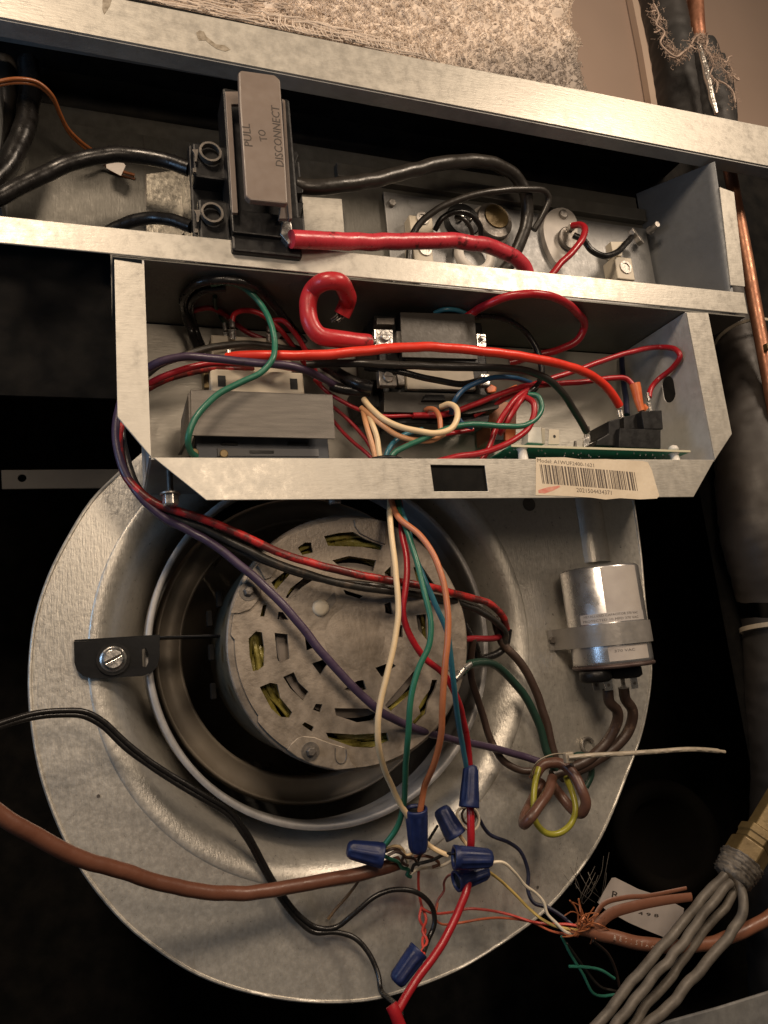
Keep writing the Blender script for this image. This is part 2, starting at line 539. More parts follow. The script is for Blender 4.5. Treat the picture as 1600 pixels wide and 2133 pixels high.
def tubes(pts, w, sides=12, **k):
    p = PP(pts)
    ref = p[len(p)//2]
    r = mm(w, ref)/2
    return M().tube(p, r, sides, **k), r

def wire(name, label, cat, pts, w, material, group=None, sides=12, parent=None, wob=0.16):
    p = PP(pts)
    r = mm(w, p[len(p)//2])/2
    if group == "wires inside the control box":
        # keep the wire below the shelf and clear of the right wall of the box
        for i, q in enumerate(p):
            d = Vector((q.x, q.y+DCAM, q.z))
            k = 1.0
            if q.z > 296.5-r:
                k = min(k, (296.5-r)/q.z)
            if q.x > 521-r:
                k = min(k, (521-r)/q.x)
            if k < 1:
                d = d*k
                p[i] = Vector((d.x, d.y-DCAM, d.z))
    q = spline(p, 2.2)
    if wob:
        sd = random.random()*50
        q = [a+Vector((noise.noise(a*0.06+Vector((sd, 0, 0))), noise.noise(a*0.06+Vector((0, sd, 9))), noise.noise(a*0.06+Vector((5, 3, sd)))))*wob*r for a in q]
    g = M().tube(q, r, sides, spl=False)
    return g.build(name, material, parent, label, cat, group)

def text_mesh(txt, origin, xdir, ydir, size, material, name, parent, ext=0.12, shear=0.0, spacing=1.0, align='CENTER'):
    cu = bpy.data.curves.new(name, 'FONT')
    cu.body = txt
    cu.size = 1.0
    cu.shear = shear
    cu.space_character = spacing
    cu.extrude = 0.02
    cu.align_x = align
    cu.align_y = 'CENTER'
    cu.resolution_u = 3
    ob = bpy.data.objects.new(name, cu)
    C.objects.link(ob)
    dg = bpy.context.evaluated_depsgraph_get()
    dg.update()
    me = bpy.data.meshes.new_from_object(ob.evaluated_get(dg))
    C.objects.unlink(ob)
    bpy.data.objects.remove(ob)
    x = Vector(xdir).normalized(); y = Vector(ydir).normalized(); z = x.cross(y)
    g = M()
    g.add([Vector(origin)+x*q.co.x*size+y*q.co.y*size+z*q.co.z/0.02*ext for q in me.vertices], [list(f.vertices) for f in me.polygons])
    bpy.data.meshes.remove(me)
    return g.build(name, material, parent)

def hexnut(c, axis, r, h, name, material, parent, n=6):
    g = M()
    g.lathe(c, axis, [(0.001, 0), (r, 0), (r, h*0.8), (r*0.85, h), (0.001, h)], n, False)
    return g.build(name, material, parent, bevel=0.3)

YF = Vector((0, -1, 0))      # towards the viewer

# ------------------------------------------------------------------ the setting
def plane(name, material, pts, kind='structure', thick=(0, 0, 0)):
    g = M()
    if Vector(thick).length > 0:
        g.prism(pts, thick)
    else:
        g.add(pts, [list(range(len(pts)))])
    g.recalc = Vector(thick).length > 0
    return g.build(name, material, kind=kind)

plane("cabinet_back_wall", LINER, [(-420, 470, -560), (1056, 470, -560), (1056, 470, 474), (-420, 470, 474)], thick=(0, 6, 0))
plane("cabinet_left_wall", LINER, [(-300, 0, -560), (-300, 469, -560), (-300, 469, 474), (-300, 0, 474)], thick=(-6, 0, 0))
plane("cabinet_right_wall", LINER, [(1050, 120, -560), (1050, 469, -560), (1050, 469, 474), (1050, 120, 474)], thick=(6, 0, 0))
plane("cabinet_floor", LINER, [(-420, -40, -500), (900, -40, -500), (900, 469, -500), (-420, 469, -500)], thick=(0, 0, -6))
plane("cabinet_ceiling", LINER, [(-420, 18, 536), (640, 18, 536), (640, 160, 536), (-420, 160, 536)], thick=(0, 0, 3))
plane("plenum_wall", LINER, [(-420, 104, 494), (640, 104, 494), (640, 104, 535), (-420, 104, 535)], thick=(0, 3, 0))
plane("dark_side_backing", LINER, [(628, 128, -560), (1056, 128, -560), (1056, 128, 640), (628, 128, 640)], thick=(0, 3, 0))  # added black panel that keeps the gap beside the copper pipe dark
plane("dark_upper_backing", LINER, [(-420, 130, 240), (626, 130, 240), (626, 130, 534), (-420, 130, 534)], thick=(0, 3, 0))  # added black panel standing in for the unlit space below the rail
plane("room_wall", WALLM, [(-300, 330, 536), (2200, 330, 536), (2200, 330, 1700), (-300, 330, 1700)])
g = M(); g.tube(PP([(1311, -30, 322), (1339, 110, 322), (1364, 260, 322)]), 9, 4, spl=False)
g.build("wall_corner_trim", WALLT, kind='structure')
# pale metal sill in the bottom right corner of the cabinet
g = M(); g.prism(poly([(1330, 2160), (1392, 2128), (1500, 2098), (1615, 2062), (1640, 2200), (1400, 2200)], 60), (0, 3, 0))
g.build("cabinet_sill", GALVD, label="grey sheet metal sill at the bottom right corner of the cabinet", cat="metal sill", bevel=1)

# ------------------------------------------------------------------ heater compartment (upper shelf)
hc = thing("heater_compartment", "galvanized upper compartment with two long front rails and dark interior above the control box", "metal housing", (260, 50, 297))
g = M(); g.prism([(-90, 0, 479.6), (760, 0, 480.2), (760, 0, 531.5), (690, 0, 530.4), (452, 0, 526), (283, 0, 521.6), (111, 0, 519), (-90, 0, 515)], (0, 1.6, 0))
g.build("top_rail", GALV, hc, bevel=0.7)
g = M(); g.box(-90, 760, 1.6, 17, 478.4, 480.0)
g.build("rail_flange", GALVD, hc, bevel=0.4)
g = M(); g.prism([(-90, 1.6, 515), (111, 1.6, 519), (452, 1.6, 526), (690, 1.6, 530.4), (760, 1.6, 531.5), (760, 60, 531.5), (690, 60, 530.4), (452, 60, 526), (111, 60, 519), (-90, 60, 515)], (0, 0, -1.2))
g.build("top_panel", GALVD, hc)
g = M(); g.prism([(-90, 0, 299.0), (602, 0, 300.4), (602.6, 0, 323.6), (250, 0, 321.0), (-90, 0, 319.4)], (0, 1.6, 0))
g.build("middle_rail", GALV, hc, bevel=0.6)
g = M(); g.box(8, 600, 1.8, 100, 297.6, 299.2)
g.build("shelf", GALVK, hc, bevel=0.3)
g = M(); g.box(8, 584, 97, 98.5, 299.4, 477)
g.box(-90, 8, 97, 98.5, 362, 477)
g.build("back_panel", GALVK, hc)
g = M(); g.box(-90, 584, 100, 101.5, 474, 496)
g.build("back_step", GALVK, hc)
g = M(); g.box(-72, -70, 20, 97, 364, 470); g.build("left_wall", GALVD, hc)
g = M(); g.box(38, 39.0, 96.2, 97.1, 299.4, 476); g.build("seam", BOLTM, hc)
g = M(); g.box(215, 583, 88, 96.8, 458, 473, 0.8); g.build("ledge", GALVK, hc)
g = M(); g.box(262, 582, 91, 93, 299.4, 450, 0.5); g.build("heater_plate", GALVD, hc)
g = M(); g.prism([(583.5, 98, 299.4), (587.5, 2, 300.5), (602, 2, 468), (602, 17, 478), (584.5, 98, 500)], (1.4, 0, 0))
g = M()
cn = [Vector(q) for q in ((583.5, 98, 299.4), (587.5, 2, 300.5), (602, 2, 474), (584.5, 98, 500))]
NQ = 10
vs = [cn[0].lerp(cn[1], i/NQ).lerp(cn[3].lerp(cn[2], i/NQ), j/NQ) for j in range(NQ+1) for i in range(NQ+1)]
vs += [q+Vector((1.4, 0, 0)) for q in vs]
K_ = (NQ+1)*(NQ+1)
fs = []
for j in range(NQ):
    for i in range(NQ):
        a_ = j*(NQ+1)+i
        fs.append([a_, a_+1, a_+NQ+2, a_+NQ+1]); fs.append([K_+a_+NQ+1, K_+a_+NQ+2, K_+a_+1, K_+a_])
for i in range(NQ):
    fs.append([i*(NQ+1)+NQ, K_+i*(NQ+1)+NQ, K_+(i+1)*(NQ+1)+NQ, (i+1)*(NQ+1)+NQ])
g.add(vs, fs, True)
g.recalc = False
g.build("right_wall", mat("bluish_sheet", (0.16, 0.168, 0.178), 0.5, 0.4, (0.20, 0.208, 0.215), 20, 0.1, 300, 0.08), hc)
g = M(); g.prism([(599.7, 0, 442.7), (618.4, 0, 439.4), (605.7, 0, 330.5), (586.9, 0, 330.3)], (0, 1.4, 0))
g.build("right_flange", GALV, hc, bevel=0.5)
for (u, v, Y, r) in ((815, 425, 91, 9), (1352, 482, 80, 9)):
    hexnut(P(u, v, Y), YF, mm(r, P(u, v, Y)), 4, "screw", DULLSTEEL, hc)
# glue stains on the top rail
STAIN = mat("brown_stain", (0.17, 0.14, 0.10), 0.5, 0.2, (0.34, 0.30, 0.24), 300)
for pts in ([(408, 68), (416, 63), (425, 66), (430, 76), (440, 84), (450, 92), (468, 94), (480, 103), (470, 107), (452, 102), (440, 94), (428, 84), (414, 84)],
            [(214, -2), (233, -2), (229, 12), (220, 26), (217, 30), (213, 18)]):
    g = M(); g.prism(poly(pts, -0.25), (0, 0.2, 0)); g.build("stain", STAIN, hc)

# components in the upper compartment ------------------------------------------------
g = M(); g.prism(poly([(305, 362), (384, 352), (390, 480), (368, 500), (305, 500)], 82), (0, 3, 0))
g.build("mounting_strap", mat("spangled_bracket", (0.40, 0.37, 0.31), 0.32, 0.6, (0.26, 0.24, 0.20), 420, 0.22, 400, 0.12), label="pale metal strap between the black supply cables, left of the disconnect block", cat="metal strap", bevel=0.5)
g = M(); g.prism(poly([(618, 408), (712, 414), (718, 486), (612, 480)], 84), (0, 3, 0))
g.build("heater_bracket", GALV, label="pale metal plate just right of the disconnect block above the red cable", cat="metal plate", bevel=0.6)
g = M(); g.prism(poly([(219, 330), (232, 318), (250, 330), (262, 345), (252, 366), (236, 358), (222, 350)], 80), (0, 1, 0.5))
g.build("paper_scrap", LABELW, label="small torn white scrap behind the upper black cable at the left", cat="paper scrap")

def ring(c, axis, ro, ri, h, n=32):
    g = M(); g.lathe(c, axis, [(ri, 0), (ro, 0), (ro, h), (ri, h)], n, False, close=True)
    return g

# disconnect block
db = thing("pull_disconnect", "black pull-out disconnect block with a grey brown pull head lettered PULL TO DISCONNECT", "disconnect switch", P(510, 500, 40))
x0, x1 = P(398, 400, 22).x, P(626, 400, 30).x
zt, zb = P(430, 300, 22).z, 300
g = M(); g.box(x0, x1, 24, 88, 300, zt, 2)
g.box(x0+1, P(470, 300, 10).x, 8, 24, P(440, 372, 8).z, P(440, 300, 8).z, 2)
g.box(x0+3, P(475, 300, 10).x, 8, 24, 303, P(440, 415, 8).z, 2)
g.box(P(470, 300, -5).x, P(607, 300, 0).x, -6, 24, 308, P(530, 205, 0).z, 2)
g.box(P(470, 300, -5).x, P(612, 300, 0).x, -10, 4, P(500, 488, -8).z, P(500, 440, -8).z, 1)
g.build("base", BLACK, db)
g = M(); g.prism(poly([(497, 151), (501, 147), (574, 157), (584, 166), (593, 300), (600, 421), (597, 424), (522, 416), (512, 408), (505, 300), (499, 215)], -36), (0, 6, 0))
ph = g.build("pull_head", PULL, db, bevel=1.2)
g = M(); g.prism(poly([(469, 190), (500, 190), (520, 217), (482, 217), (496, 443), (484, 443)], -18), (0, 3, 0))
g.build("pull_frame", PULL, db, bevel=0.5)
g = M(); g.prism(poly([(588, 205), (594, 209), (609, 455), (602, 455), (598, 420)], -22), (0, 5, 0))
g.prism(poly([(585, 428), (606, 426), (609, 455), (581, 455)], -20), (0, 4, 0))
g.build("pull_frame", PULL, db, bevel=0.5)
def fit_text(txt, c, e1, e2, upv, hpx, material, name, parent, Y, ext=0.15, shear=0.0):
    """lettering whose line runs from photograph point e1 to e2 on plane Y"""
    a, b = P(*e1, Y), P(*e2, Y)
    xd = b-a
    mid = (a+b)/2
    yd = P(*upv, Y)-mid
    yd = yd-xd.normalized()*yd.dot(xd.normalized())
    size = mm(hpx, mid)/0.70
    cu = bpy.data.curves.new(name, 'FONT'); cu.body = txt; cu.size = 1; cu.align_x = 'CENTER'; cu.align_y = 'CENTER'; cu.resolution_u = 2; cu.extrude = 0.02; cu.shear = shear
    ob = bpy.data.objects.new(name, cu); C.objects.link(ob)
    dg = bpy.context.evaluated_depsgraph_get(); dg.update()
    me = bpy.data.meshes.new_from_object(ob.evaluated_get(dg))
    bpy.data.objects.remove(ob)
    wd = max(q.co.x for q in me.vertices)-min(q.co.x for q in me.vertices)
    sx = xd.length/wd
    x = xd.normalized(); y = yd.normalized()
    g = M()
    g.add([mid+x*q.co.x*sx+y*q.co.y*size+YF*(q.co.z/0.02*ext) for q in me.vertices], [list(f.vertices) for f in me.polygons])
    bpy.data.meshes.remove(me)
    return g.build(name, material, parent)
fit_text("PULL", None, (519, 305), (513, 258), (495, 283), 17, INKG, "lettering", ph, -36.05)
fit_text("TO", None, (551, 294), (545, 270), (520, 283), 16, INKG, "lettering", ph, -36.05)
fit_text("DISCONNECT", None, (584, 347), (574, 221), (540, 288), 17, INKG, "lettering", ph, -36.05)
for (u, v) in ((437, 324), (441, 450)):
    c = P(u, v, 6)
    r = mm(23, c)
    ring(c, YF, r, r*0.8, 5).build("lug_bushing", BOLTM, db)
    g = M(); g.cyl(c+Vector((0, 3, 0)), YF, r*0.75, 2, 20); g.build("lug_socket", BLACK, db)
    g = M(); g.prism(poly([(u-37, v-13), (u-24, v-13), (u-27, v+12), (u-31, v+12), (u-32, v-4)], 4), (0, 2, 0))
    g.prism(poly([(u-36, v+26), (u-29, v+26), (u-28, v+34), (u-34, v+34)], 4), (0, 2, 0))
    g.build("contact_blade", BOLTM, db)
g = M()
g.prism(poly([(600, 312), (618, 314), (622, 322), (612, 350), (600, 350)], -2), (0, 6, 0))
g.prism(poly([(606, 378), (632, 376), (632, 402), (606, 402)], 5), (0, 20, 0))
g.prism(poly([(608, 420), (633, 422), (624, 455), (612, 480), (606, 480)], -4), (0, 10, 0))
g.build("terminal_cover", BLACK, db, bevel=0.8)
g = M(); g.prism(poly([(588, 460), (606, 458), (613, 500), (602, 508), (584, 486)], -12), (0, 8, 0))
g.build("lug", STEEL, db, bevel=0.8)

# round limit switches, blocks and studs on the heater plate
t = thing("limit_switch", "round brass faced limit switch with dark rim in the upper compartment", "limit switch", P(1020, 520, 90))
c = P(1020, 472, 92)
g = M(); g.cyl(c, YF, mm(46, c), 3, 40, 0.6); g.build("flange", CERAM, t)
g = M(); g.cyl(c+Vector((mm(0, c), -3, 0)), YF, mm(40, c), 9, 40, 1); g.build("body", BOLTM, t)
g = M(); g.cyl(c+Vector((mm(4, c), -12, 4)), YF, mm(27, c), 1.5, 40, 0.4); g.build("brass_face", BRASS, t)
c = P(985, 535, 86); g = M(); g.lathe(c, YF, [(mm(44, c), 0), (mm(46, c), 5), (mm(30, c), 8), (mm(26, c), 5)], 40); g.build("ceramic_collar", CERAM, t)
t = thing("thermal_cutout", "black round thermal cutout with looped thin wires left of the brass limit switch", "thermal cutout", P(955, 500, 90))
c = P(958, 468, 91)
g = M(); g.cyl(c, YF, mm(38, c), 10, 36, 1.2); g.build("body", BLACK, t)
for k in (-1, 1):
    g = M(); g.box(c.x+k*5-1.5, c.x+k*5+1.5, c.y-16, c.y-9, c.z-4, c.z+4, 0.4); g.build("terminal", STEEL, t)
# oval ceramic thermostat
t = thing("oval_thermostat", "white oval ceramic thermostat with two lugs beside the short red wire", "thermostat", P(1165, 555, 88))
g = M()
ov = []
for k in range(40):
    a = 2*math.pi*k/40
    u, v = 1168+34*math.cos(a)*(1-0.35*math.sin(-a)), 492-60*math.sin(a)
    ov.append((u, v))
g.prism(poly(ov, 84), (0, 7, 0)); g.build("ceramic_base", CERAM, t, bevel=1.0)
c = P(1183, 500, 82); g = M(); g.cyl(c, YF, mm(26, c), 5, 30, 1); g.build("dark_cup", BOLTM, t)
c = P(1172, 448, 84); hexnut(c, YF, mm(10, c), 3.5, "screw", DULLSTEEL, t, 12)
c = P(1186, 478, 78); g = M(); g.box(c.x-3, c.x+3, c.y-6, c.y+3, c.z-3, c.z+3, 0.6); g.build("terminal", STEEL, t)
def term_block(u0, v0, u1, v1, Y, hole, label):
    t = thing("terminal_block", label, "terminal block", P((u0+u1)/2, v1, Y), "cream terminal blocks on the heater plate")
    a, b = P(u0, v0, Y), P(u1, v1, Y)
    g = M(); g.box(a.x, b.x, Y, 90, min(a.z, b.z), max(a.z, b.z), 1.2); g.build("block", CREAMP, t)
    c = P(hole[0], hole[1], Y-0.2)
    ring(c, YF, mm(14, c), mm(9, c), 1.2).build("screw_rim", DULLSTEEL, t)
    g = M(); g.cyl(c+Vector((0, 0.6, 0)), YF, mm(9, c), 0.8, 20); g.build("screw", DULLSTEEL, t)
term_block(1279, 533, 1324, 584, 70, (1303, 557), "cream terminal block with round screw right of the thermostat, under the black ring lug")
term_block(858, 500, 906, 560, 70, (886, 520), "cream terminal block below the thick red cable left of the limit switch")
term_block(852, 447, 905, 488, 76, (880, 455), "cream terminal block above the thick red cable under the black wire loop")
g = M(); g.prism(poly([(1272, 503), (1300, 503), (1296, 533), (1278, 533)], 74), (0, 10, 0))
g.build("insulator_stub", CREAMP, label="small cream insulator stub standing on the right terminal block", cat="insulator", bevel=0.6)
t = thing("terminal_stud", "blue grey hex stud with nuts at the right end of the heater plate", "threaded stud", P(1350, 495, 85))
for k, (u, v) in enumerate(((1314, 490), (1326, 505))):
    c = P(u, v, 78); g = M(); g.lathe(c, (0.5, -1, 0.3), [(0.01, 0), (mm(11, c), 0), (mm(11, c), 6), (0.01, 6)], 6, False)
    g.build("nut", DULLSTEEL, t, bevel=0.4)
c = P(1352, 482, 74); g = M(); g.cyl(c, YF, mm(6, c), 14, 12); g.build("stud", DULLSTEEL, t)

# ------------------------------------------------------------------ control box
cb = thing("control_box", "open galvanized control box with chamfered front flanges hanging below the middle rail", "metal box", (276, 50, 115))
g = M(); g.box(29.3, 523.2, 100, 101.4, 149.2, 296.5); g.build("back_panel", GALV, cb)
def stadium(c, r, hh, f, n=10):
    out = []
    for k in range(2*n):
        a = math.pi*k/(n-0.5) if False else 2*math.pi*k/(2*n)
        dy, dz = r*math.cos(a), r*math.sin(a)
        dz += hh if dz > 0 else -hh
        out.append(f(c[0]+dy, c[1]+dz))
    return out
g = M(); g.prism([(523.3, 1.3, 149.2), (523.3, 100, 149.2), (523.3, 100, 296.8), (523.3, 1.3, 296.8)], (1.3, 0, 0), [stadium((40.5, 233.5), 8.5, 5, lambda y, z: (523.3, y, z))])
g.build("right_wall", GALVI, cb)
hw = P(300, 772, 45)
g = M(); g.prism([(28.0, 1.3, 149.2), (28.0, 100, 149.2), (28.0, 100, 296.8), (28.0, 1.3, 296.8)], (1.3, 0, 0), [stadium((45, 216), 22, 6, lambda y, z: (28.0, y, z))])
g.build("left_wall", GALVI, cb)
g = M(); g.prism([(9.1, 0, 295), (29.3, 0, 293.5), (29.3, 0, 149), (8.5, 0, 177)], (0, 1.3, 0)); g.build("left_flange", GALV, cb, bevel=0.5)
g = M(); g.prism([(523.3, 0, 296), (550.2, 0, 297.6), (549.7, 0, 174.2), (523.3, 0, 149)], (0, 1.3, 0)); g.build("right_flange", GALV, cb, bevel=0.5)
gx = PPz = None
def PZ(u, v, z):
    r = Vector((u-CU, v-CV, FPX)); w = Vector((AX.dot(r), AY.dot(r), AZ.dot(r)))
    t = z/w.z
    return Vector((w.x*t, w.y*t-DCAM, z))
gc = P(797, 950, 22)
gh = [(gc.x+15*math.cos(2*math.pi*k/24), 22+11*math.sin(2*math.pi*k/24), 147.9) for k in range(24)]
g = M(); g.prism([(29.3, 1.3, 147.9), (523.3, 1.3, 147.9), (523.3, 101, 147.9), (29.3, 101, 147.9)], (0, 0, 1.2), [gh])
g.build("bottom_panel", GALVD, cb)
win = [(236.4, 0, 144), (284, 0, 143.4), (284, 0, 122.3), (237, 0, 122.8)]
g = M(); g.prism([(30.5, 0, 149.1), (522.5, 0, 149.1), (490.2, 0, 114.5), (64.5, 0, 118.6)], (0, 1.3, 0), [win])
g.build("bottom_flange", GALV, cb, bevel=0.4)
g = M(); g.box(232, 288, 2.2, 4, 119, 147); g.build("window_dark_backing", LINER, cb)  # added black sheet so the opening reads as dark inside
gr = thing("cable_grommet", "black rubber grommet in the box floor that the bundle of thin wires drops through", "grommet", gc)
g = M(); g.lathe((gc.x, 22, 150), (0, 0, 1), [(9, -3), (12, -3), (12, 0), (16, 1), (16, 3), (13, 4.5), (10, 4), (9, 1)], 28, close=True)
g.build("rubber_ring", BLACK, gr)

# barcode label
lb = thing("barcode_label", "cream barcode sticker with printed numbers on the bottom flange of the control box", "label", (390, 0, 114))
g = M()
pp = [(327, 118.3), (332.5, 150.3), (360, 150.6), (376, 148.9), (402, 149.2), (440, 147.6), (446, 146.5), (449, 139), (450, 130), (452.2, 116), (449, 113.6), (430, 113.2), (410, 114.6), (395, 113.6), (380, 115.6), (350, 117.5)]
g.prism([(x, -0.3, z) for x, z in pp], (0, 0.22, 0)); g.build("paper", PAPER, lb)
g = M()
rnd = random.Random(3)
x = 0.0
def L(u, v): return P(u, v, -0.36)
tl, tr_, bl_, br_ = (1124, 967), (1327, 984), (1130, 1007), (1334, 1023)
while x < 1:
    w = rnd.choice((0.006, 0.006, 0.012, 0.018))
    if x+w > 1: break
    q = []
    for (a, s) in ((x, 0), (x+w, 0), (x+w, 1), (x, 1)):
        top = (tl[0]+(tr_[0]-tl[0])*a, tl[1]+(tr_[1]-tl[1])*a)
        bot = (bl_[0]+(br_[0]-bl_[0])*a, bl_[1]+(br_[1]-bl_[1])*a)
        q.append((top[0]+(bot[0]-top[0])*s, top[1]+(bot[1]-top[1])*s))
    g.prism([L(*k) for k in q], (0, 0.05, 0))
    x += w+rnd.choice((0.006, 0.006, 0.008, 0.014))
g.build("barcode", INK, lb)
fit_text("Model: A1WUF2400-1621", None, (1120, 959), (1238, 970), (1178, 940), 8, INK, "lettering", lb, -0.36, 0.03)
fit_text("2021504434371", None, (1202, 1021), (1275, 1027), (1240, 1000), 9, INK, "lettering", lb, -0.36, 0.03)
g = M(); g.prism([L(*q) for q in ((1121, 1021), (1140, 1015), (1165, 1011), (1168, 1014), (1152, 1022), (1135, 1028), (1122, 1027))], (0, 0.05, 0)); g.build("red_mark", REDINK, lb)

# bolt under the box
t = thing("hanging_bolt", "hex bolt with flange washer hanging under the left end of the control box", "bolt", P(356, 1055, 24))
c = P(356, 1054, 24); r = mm(17, c)
g = M(); g.lathe(c, (0, 0, 1), [(0.01, 0), (r*0.85, 0), (r, 1.2), (r, 8), (0.01, 8)], 6, False); g.build("hex_head", STEEL, t, bevel=0.5)
g = M(); g.cyl(c+Vector((0, 0, 8)), (0, 0, 1), r*1.25, 1.5, 28, 0.3); g.build("washer", DULLSTEEL, t)
g = M(); g.lathe(c+Vector((0, 0, 9.5)), (0, 0, 1), [(r*0.36+(0.4 if k % 2 else 0), k*0.7) for k in range(28)], 16); g.build("threaded_shank", BOLTM, t)
t = thing("small_screw", "small hex screw tip under the middle of the control box", "screw", P(698, 1048, 40))
c = P(698, 1051, 40); g = M(); g.lathe(c, (0, 0, 1), [(0.01, 0), (4.5, 0), (5, 1), (5, 4), (7, 4.2), (7, 5.5), (0.01, 5.5)], 12, False); g.build("head", DULLSTEEL, t)

# transformer at the left of the box -------------------------------------------------
t = thing("transformer", "control transformer with grey brushed bracket at the bottom left of the control box", "transformer", P(540, 950, 40))
g = M()
a, b = P(397, 811, 18), P(693, 822, 18)
c_, d = P(699, 914, 18), P(399, 907, 18)
g.prism([a, b, c_, d], (0, 1.6, 0))
g.prism([a, a+Vector((0, 60, 0)), b+Vector((0, 60, 0)), b], (0, 0, -1.4))
g.build("bracket", TAUPE, t, bevel=0.6)
g = M(); g.prism([a+Vector((0, 2, -2)), a+Vector((0, 62, -2)), P(378, 948, 70), P(374, 948, 50), P(399, 907, 20)], (-1.5, 0, 0)); g.build("side_cheek", TAUPE, t)
xl, xr_ = P(405, 930, 40).x, P(680, 930, 40).x
zz = P(500, 905, 40).z
g = M(); g.box(xl, xr_, 34, 80, 149.4, zz-1, 1); g.build("core", mat("core_dark_blue", (0.035, 0.04, 0.05), 0.4, 0.4, (0.06, 0.065, 0.075), 80), t)
g = M(); g.box(P(452, 930, 34).x, P(662, 930, 34).x, 32.6, 34, P(500, 950, 33).z, P(500, 934, 33).z, 0.2)
g.build("rating_label", mat("grey_label", (0.16, 0.16, 0.165), 0.5), t)
for u0, u1, v in ((462, 495, 924), (600, 640, 924), (520, 570, 942)):
    g = M(); g.box(P(u0, v, 33).x, P(u1, v, 33).x, 32, 34.4, P(u0, v+3, 33).z, P(u0, v-3, 33).z, 0.2); g.build("lamination_notch", BLACK, t)
for u, v in ((405, 944), (466, 946)):
    c = P(u, v, 24); g = M(); g.cyl(c, YF, 3.2, 2, 14, 0.6); g.build("rivet", BRASS, t)
# relay base behind the transformer
t = thing("fan_relay", "cream plastic relay base with two dark sockets above the transformer", "relay", P(540, 812, 60))
a, b = P(436, 752, 48), P(634, 806, 48)
g = M(); g.box(a.x, b.x, 48, 96, P(500, 825, 48).z, P(500, 770, 48).z, 1.5)
g.box(a.x+4, b.x-6, 60, 96, P(500, 780, 60).z, P(500, 700, 60).z, 1.5)
g.build("base", CREAMP, t)
for (u, v) in ((462, 794), (612, 800)):
    c = P(u, v, 47.8); g = M(); g.box(c.x-3.0, c.x+3.0, 47.2, 48.4, c.z-4.5, c.z+4.5); g.build("socket", BLACKM, t)
g = M(); g.box(P(424, 780, 56).x, P(436, 780, 56).x, 56, 70, P(430, 808, 56).z, P(430, 765, 56).z, 0.8); g.build("side_clip", BRASS, t)
def spade(u, v, Y, lpx, wpx, label, ang=0.0, material=STEEL):
    """female push-on terminal, crimp barrel above, blade below"""
    t = thing("spade_terminal", label, "wire terminal", P(u, v+lpx/2, Y), "push-on terminals in the control box")
    c = P(u, v, Y); L_ = mm(lpx, c); w = mm(wpx, c)
    ax = Vector((math.sin(ang), 0, math.cos(ang)))
    g = M(); g.tube([c+ax*L_*0.08, c+ax*L_*0.5], w*0.42, 12, spl=False); g.build("crimp_barrel", material, t)
    sd = Vector((ax.z, 0, -ax.x))
    g = M()
    for s_ in (-1, 1):
        g.tube([c-ax*L_*0.05+sd*s_*w*0.3, c-ax*L_*0.5+sd*s_*w*0.3], w*0.17, 8, spl=False)
    g.prism([c+sd*w*0.45+ax*0, c-sd*w*0.45, c-sd*w*0.45-ax*L_*0.5, c+sd*w*0.45-ax*L_*0.5], (0, 0.9, 0))
    g.build("blade_sleeve", material, t)
    return t
spade(484, 686, 56, 44, 15, "shiny push-on terminal at the end of the arched red wire above the relay")
spade(470, 692, 64, 40, 10, "darker push-on terminal just left of the arched red wire's terminal", -0.1)
spade(560, 695, 58, 34, 11, "shiny push-on terminal beside the large green wire loop")
spade(477, 738, 46, 14, 16, "squat terminal at the left end of the bright red wire")
spade(1291, 853, 32, 34, 13, "terminal where the bright red wire plugs into the black relay")
spade(1223, 905, 40, 32, 15, "terminal of the long black wire on the circuit board", 0.1)
spade(1352, 838, 38, 40, 9, "terminal of the crimson wire on top of the taller black relay block")
spade(775, 712, 20, 16, 14, "crimped copper end of the very thick red hook shaped cable", 1.4)

# contactor in the middle ---------------------------------------------------------------
t = thing("contactor", "contactor with dark olive cover plate and silver screw lugs in the box centre", "contactor", P(915, 850, 60))
g = M(); g.prism(poly([(834, 650), (989, 654), (996, 748), (838, 744)], 28), (0, 2, 0)); g.build("cover_plate", OLIVE, t, bevel=0.5)
a, b = P(786, 664, 44), P(1012, 840, 44)
g = M(); g.box(P(838, 700, 30).x, P(992, 700, 30).x, 30.5, 96, P(900, 752, 30).z, P(900, 655, 30).z, 1)
g.box(P(782, 690, 42).x, P(1006, 690, 42).x, 42, 96, P(900, 838, 42).z, P(900, 664, 42).z, 1.5)
g.box(P(752, 800, 55).x, P(800, 800, 55).x, 50, 96, P(780, 850, 50).z, P(780, 790, 50).z, 1.5)
g.build("housing", BLACK, t)
g = M(); g.prism(poly([(846, 760), (985, 764), (992, 812), (848, 810)], 36), (0, 6, 0)); g.build("coil_wrap", mat("tan_coil_wrap", (0.30, 0.26, 0.20), 0.55, 0, (0.38, 0.33, 0.26), 70), t, bevel=0.8)
g = M(); g.prism(poly([(800, 815), (1040, 822), (1040, 850), (980, 862), (800, 858)], 38), (0, 30, 0)); g.build("lower_bracket", mat("dark_grey_bracket", (0.035, 0.031, 0.026), 0.45, 0.3, (0.06, 0.054, 0.046), 90), t, bevel=0.8)
g = M(); g.prism(poly([(816, 862), (960, 868), (1020, 862), (1018, 884), (816, 882)], 44), (0, 30, 0)); g.build("foot", BLACK, t, bevel=0.8)
g = M(); g.prism(poly([(785, 662), (822, 663), (822, 676), (785, 675)], 32), (0, 10, 0)); g.build("top_tab", BOLTM, t, bevel=0.6)
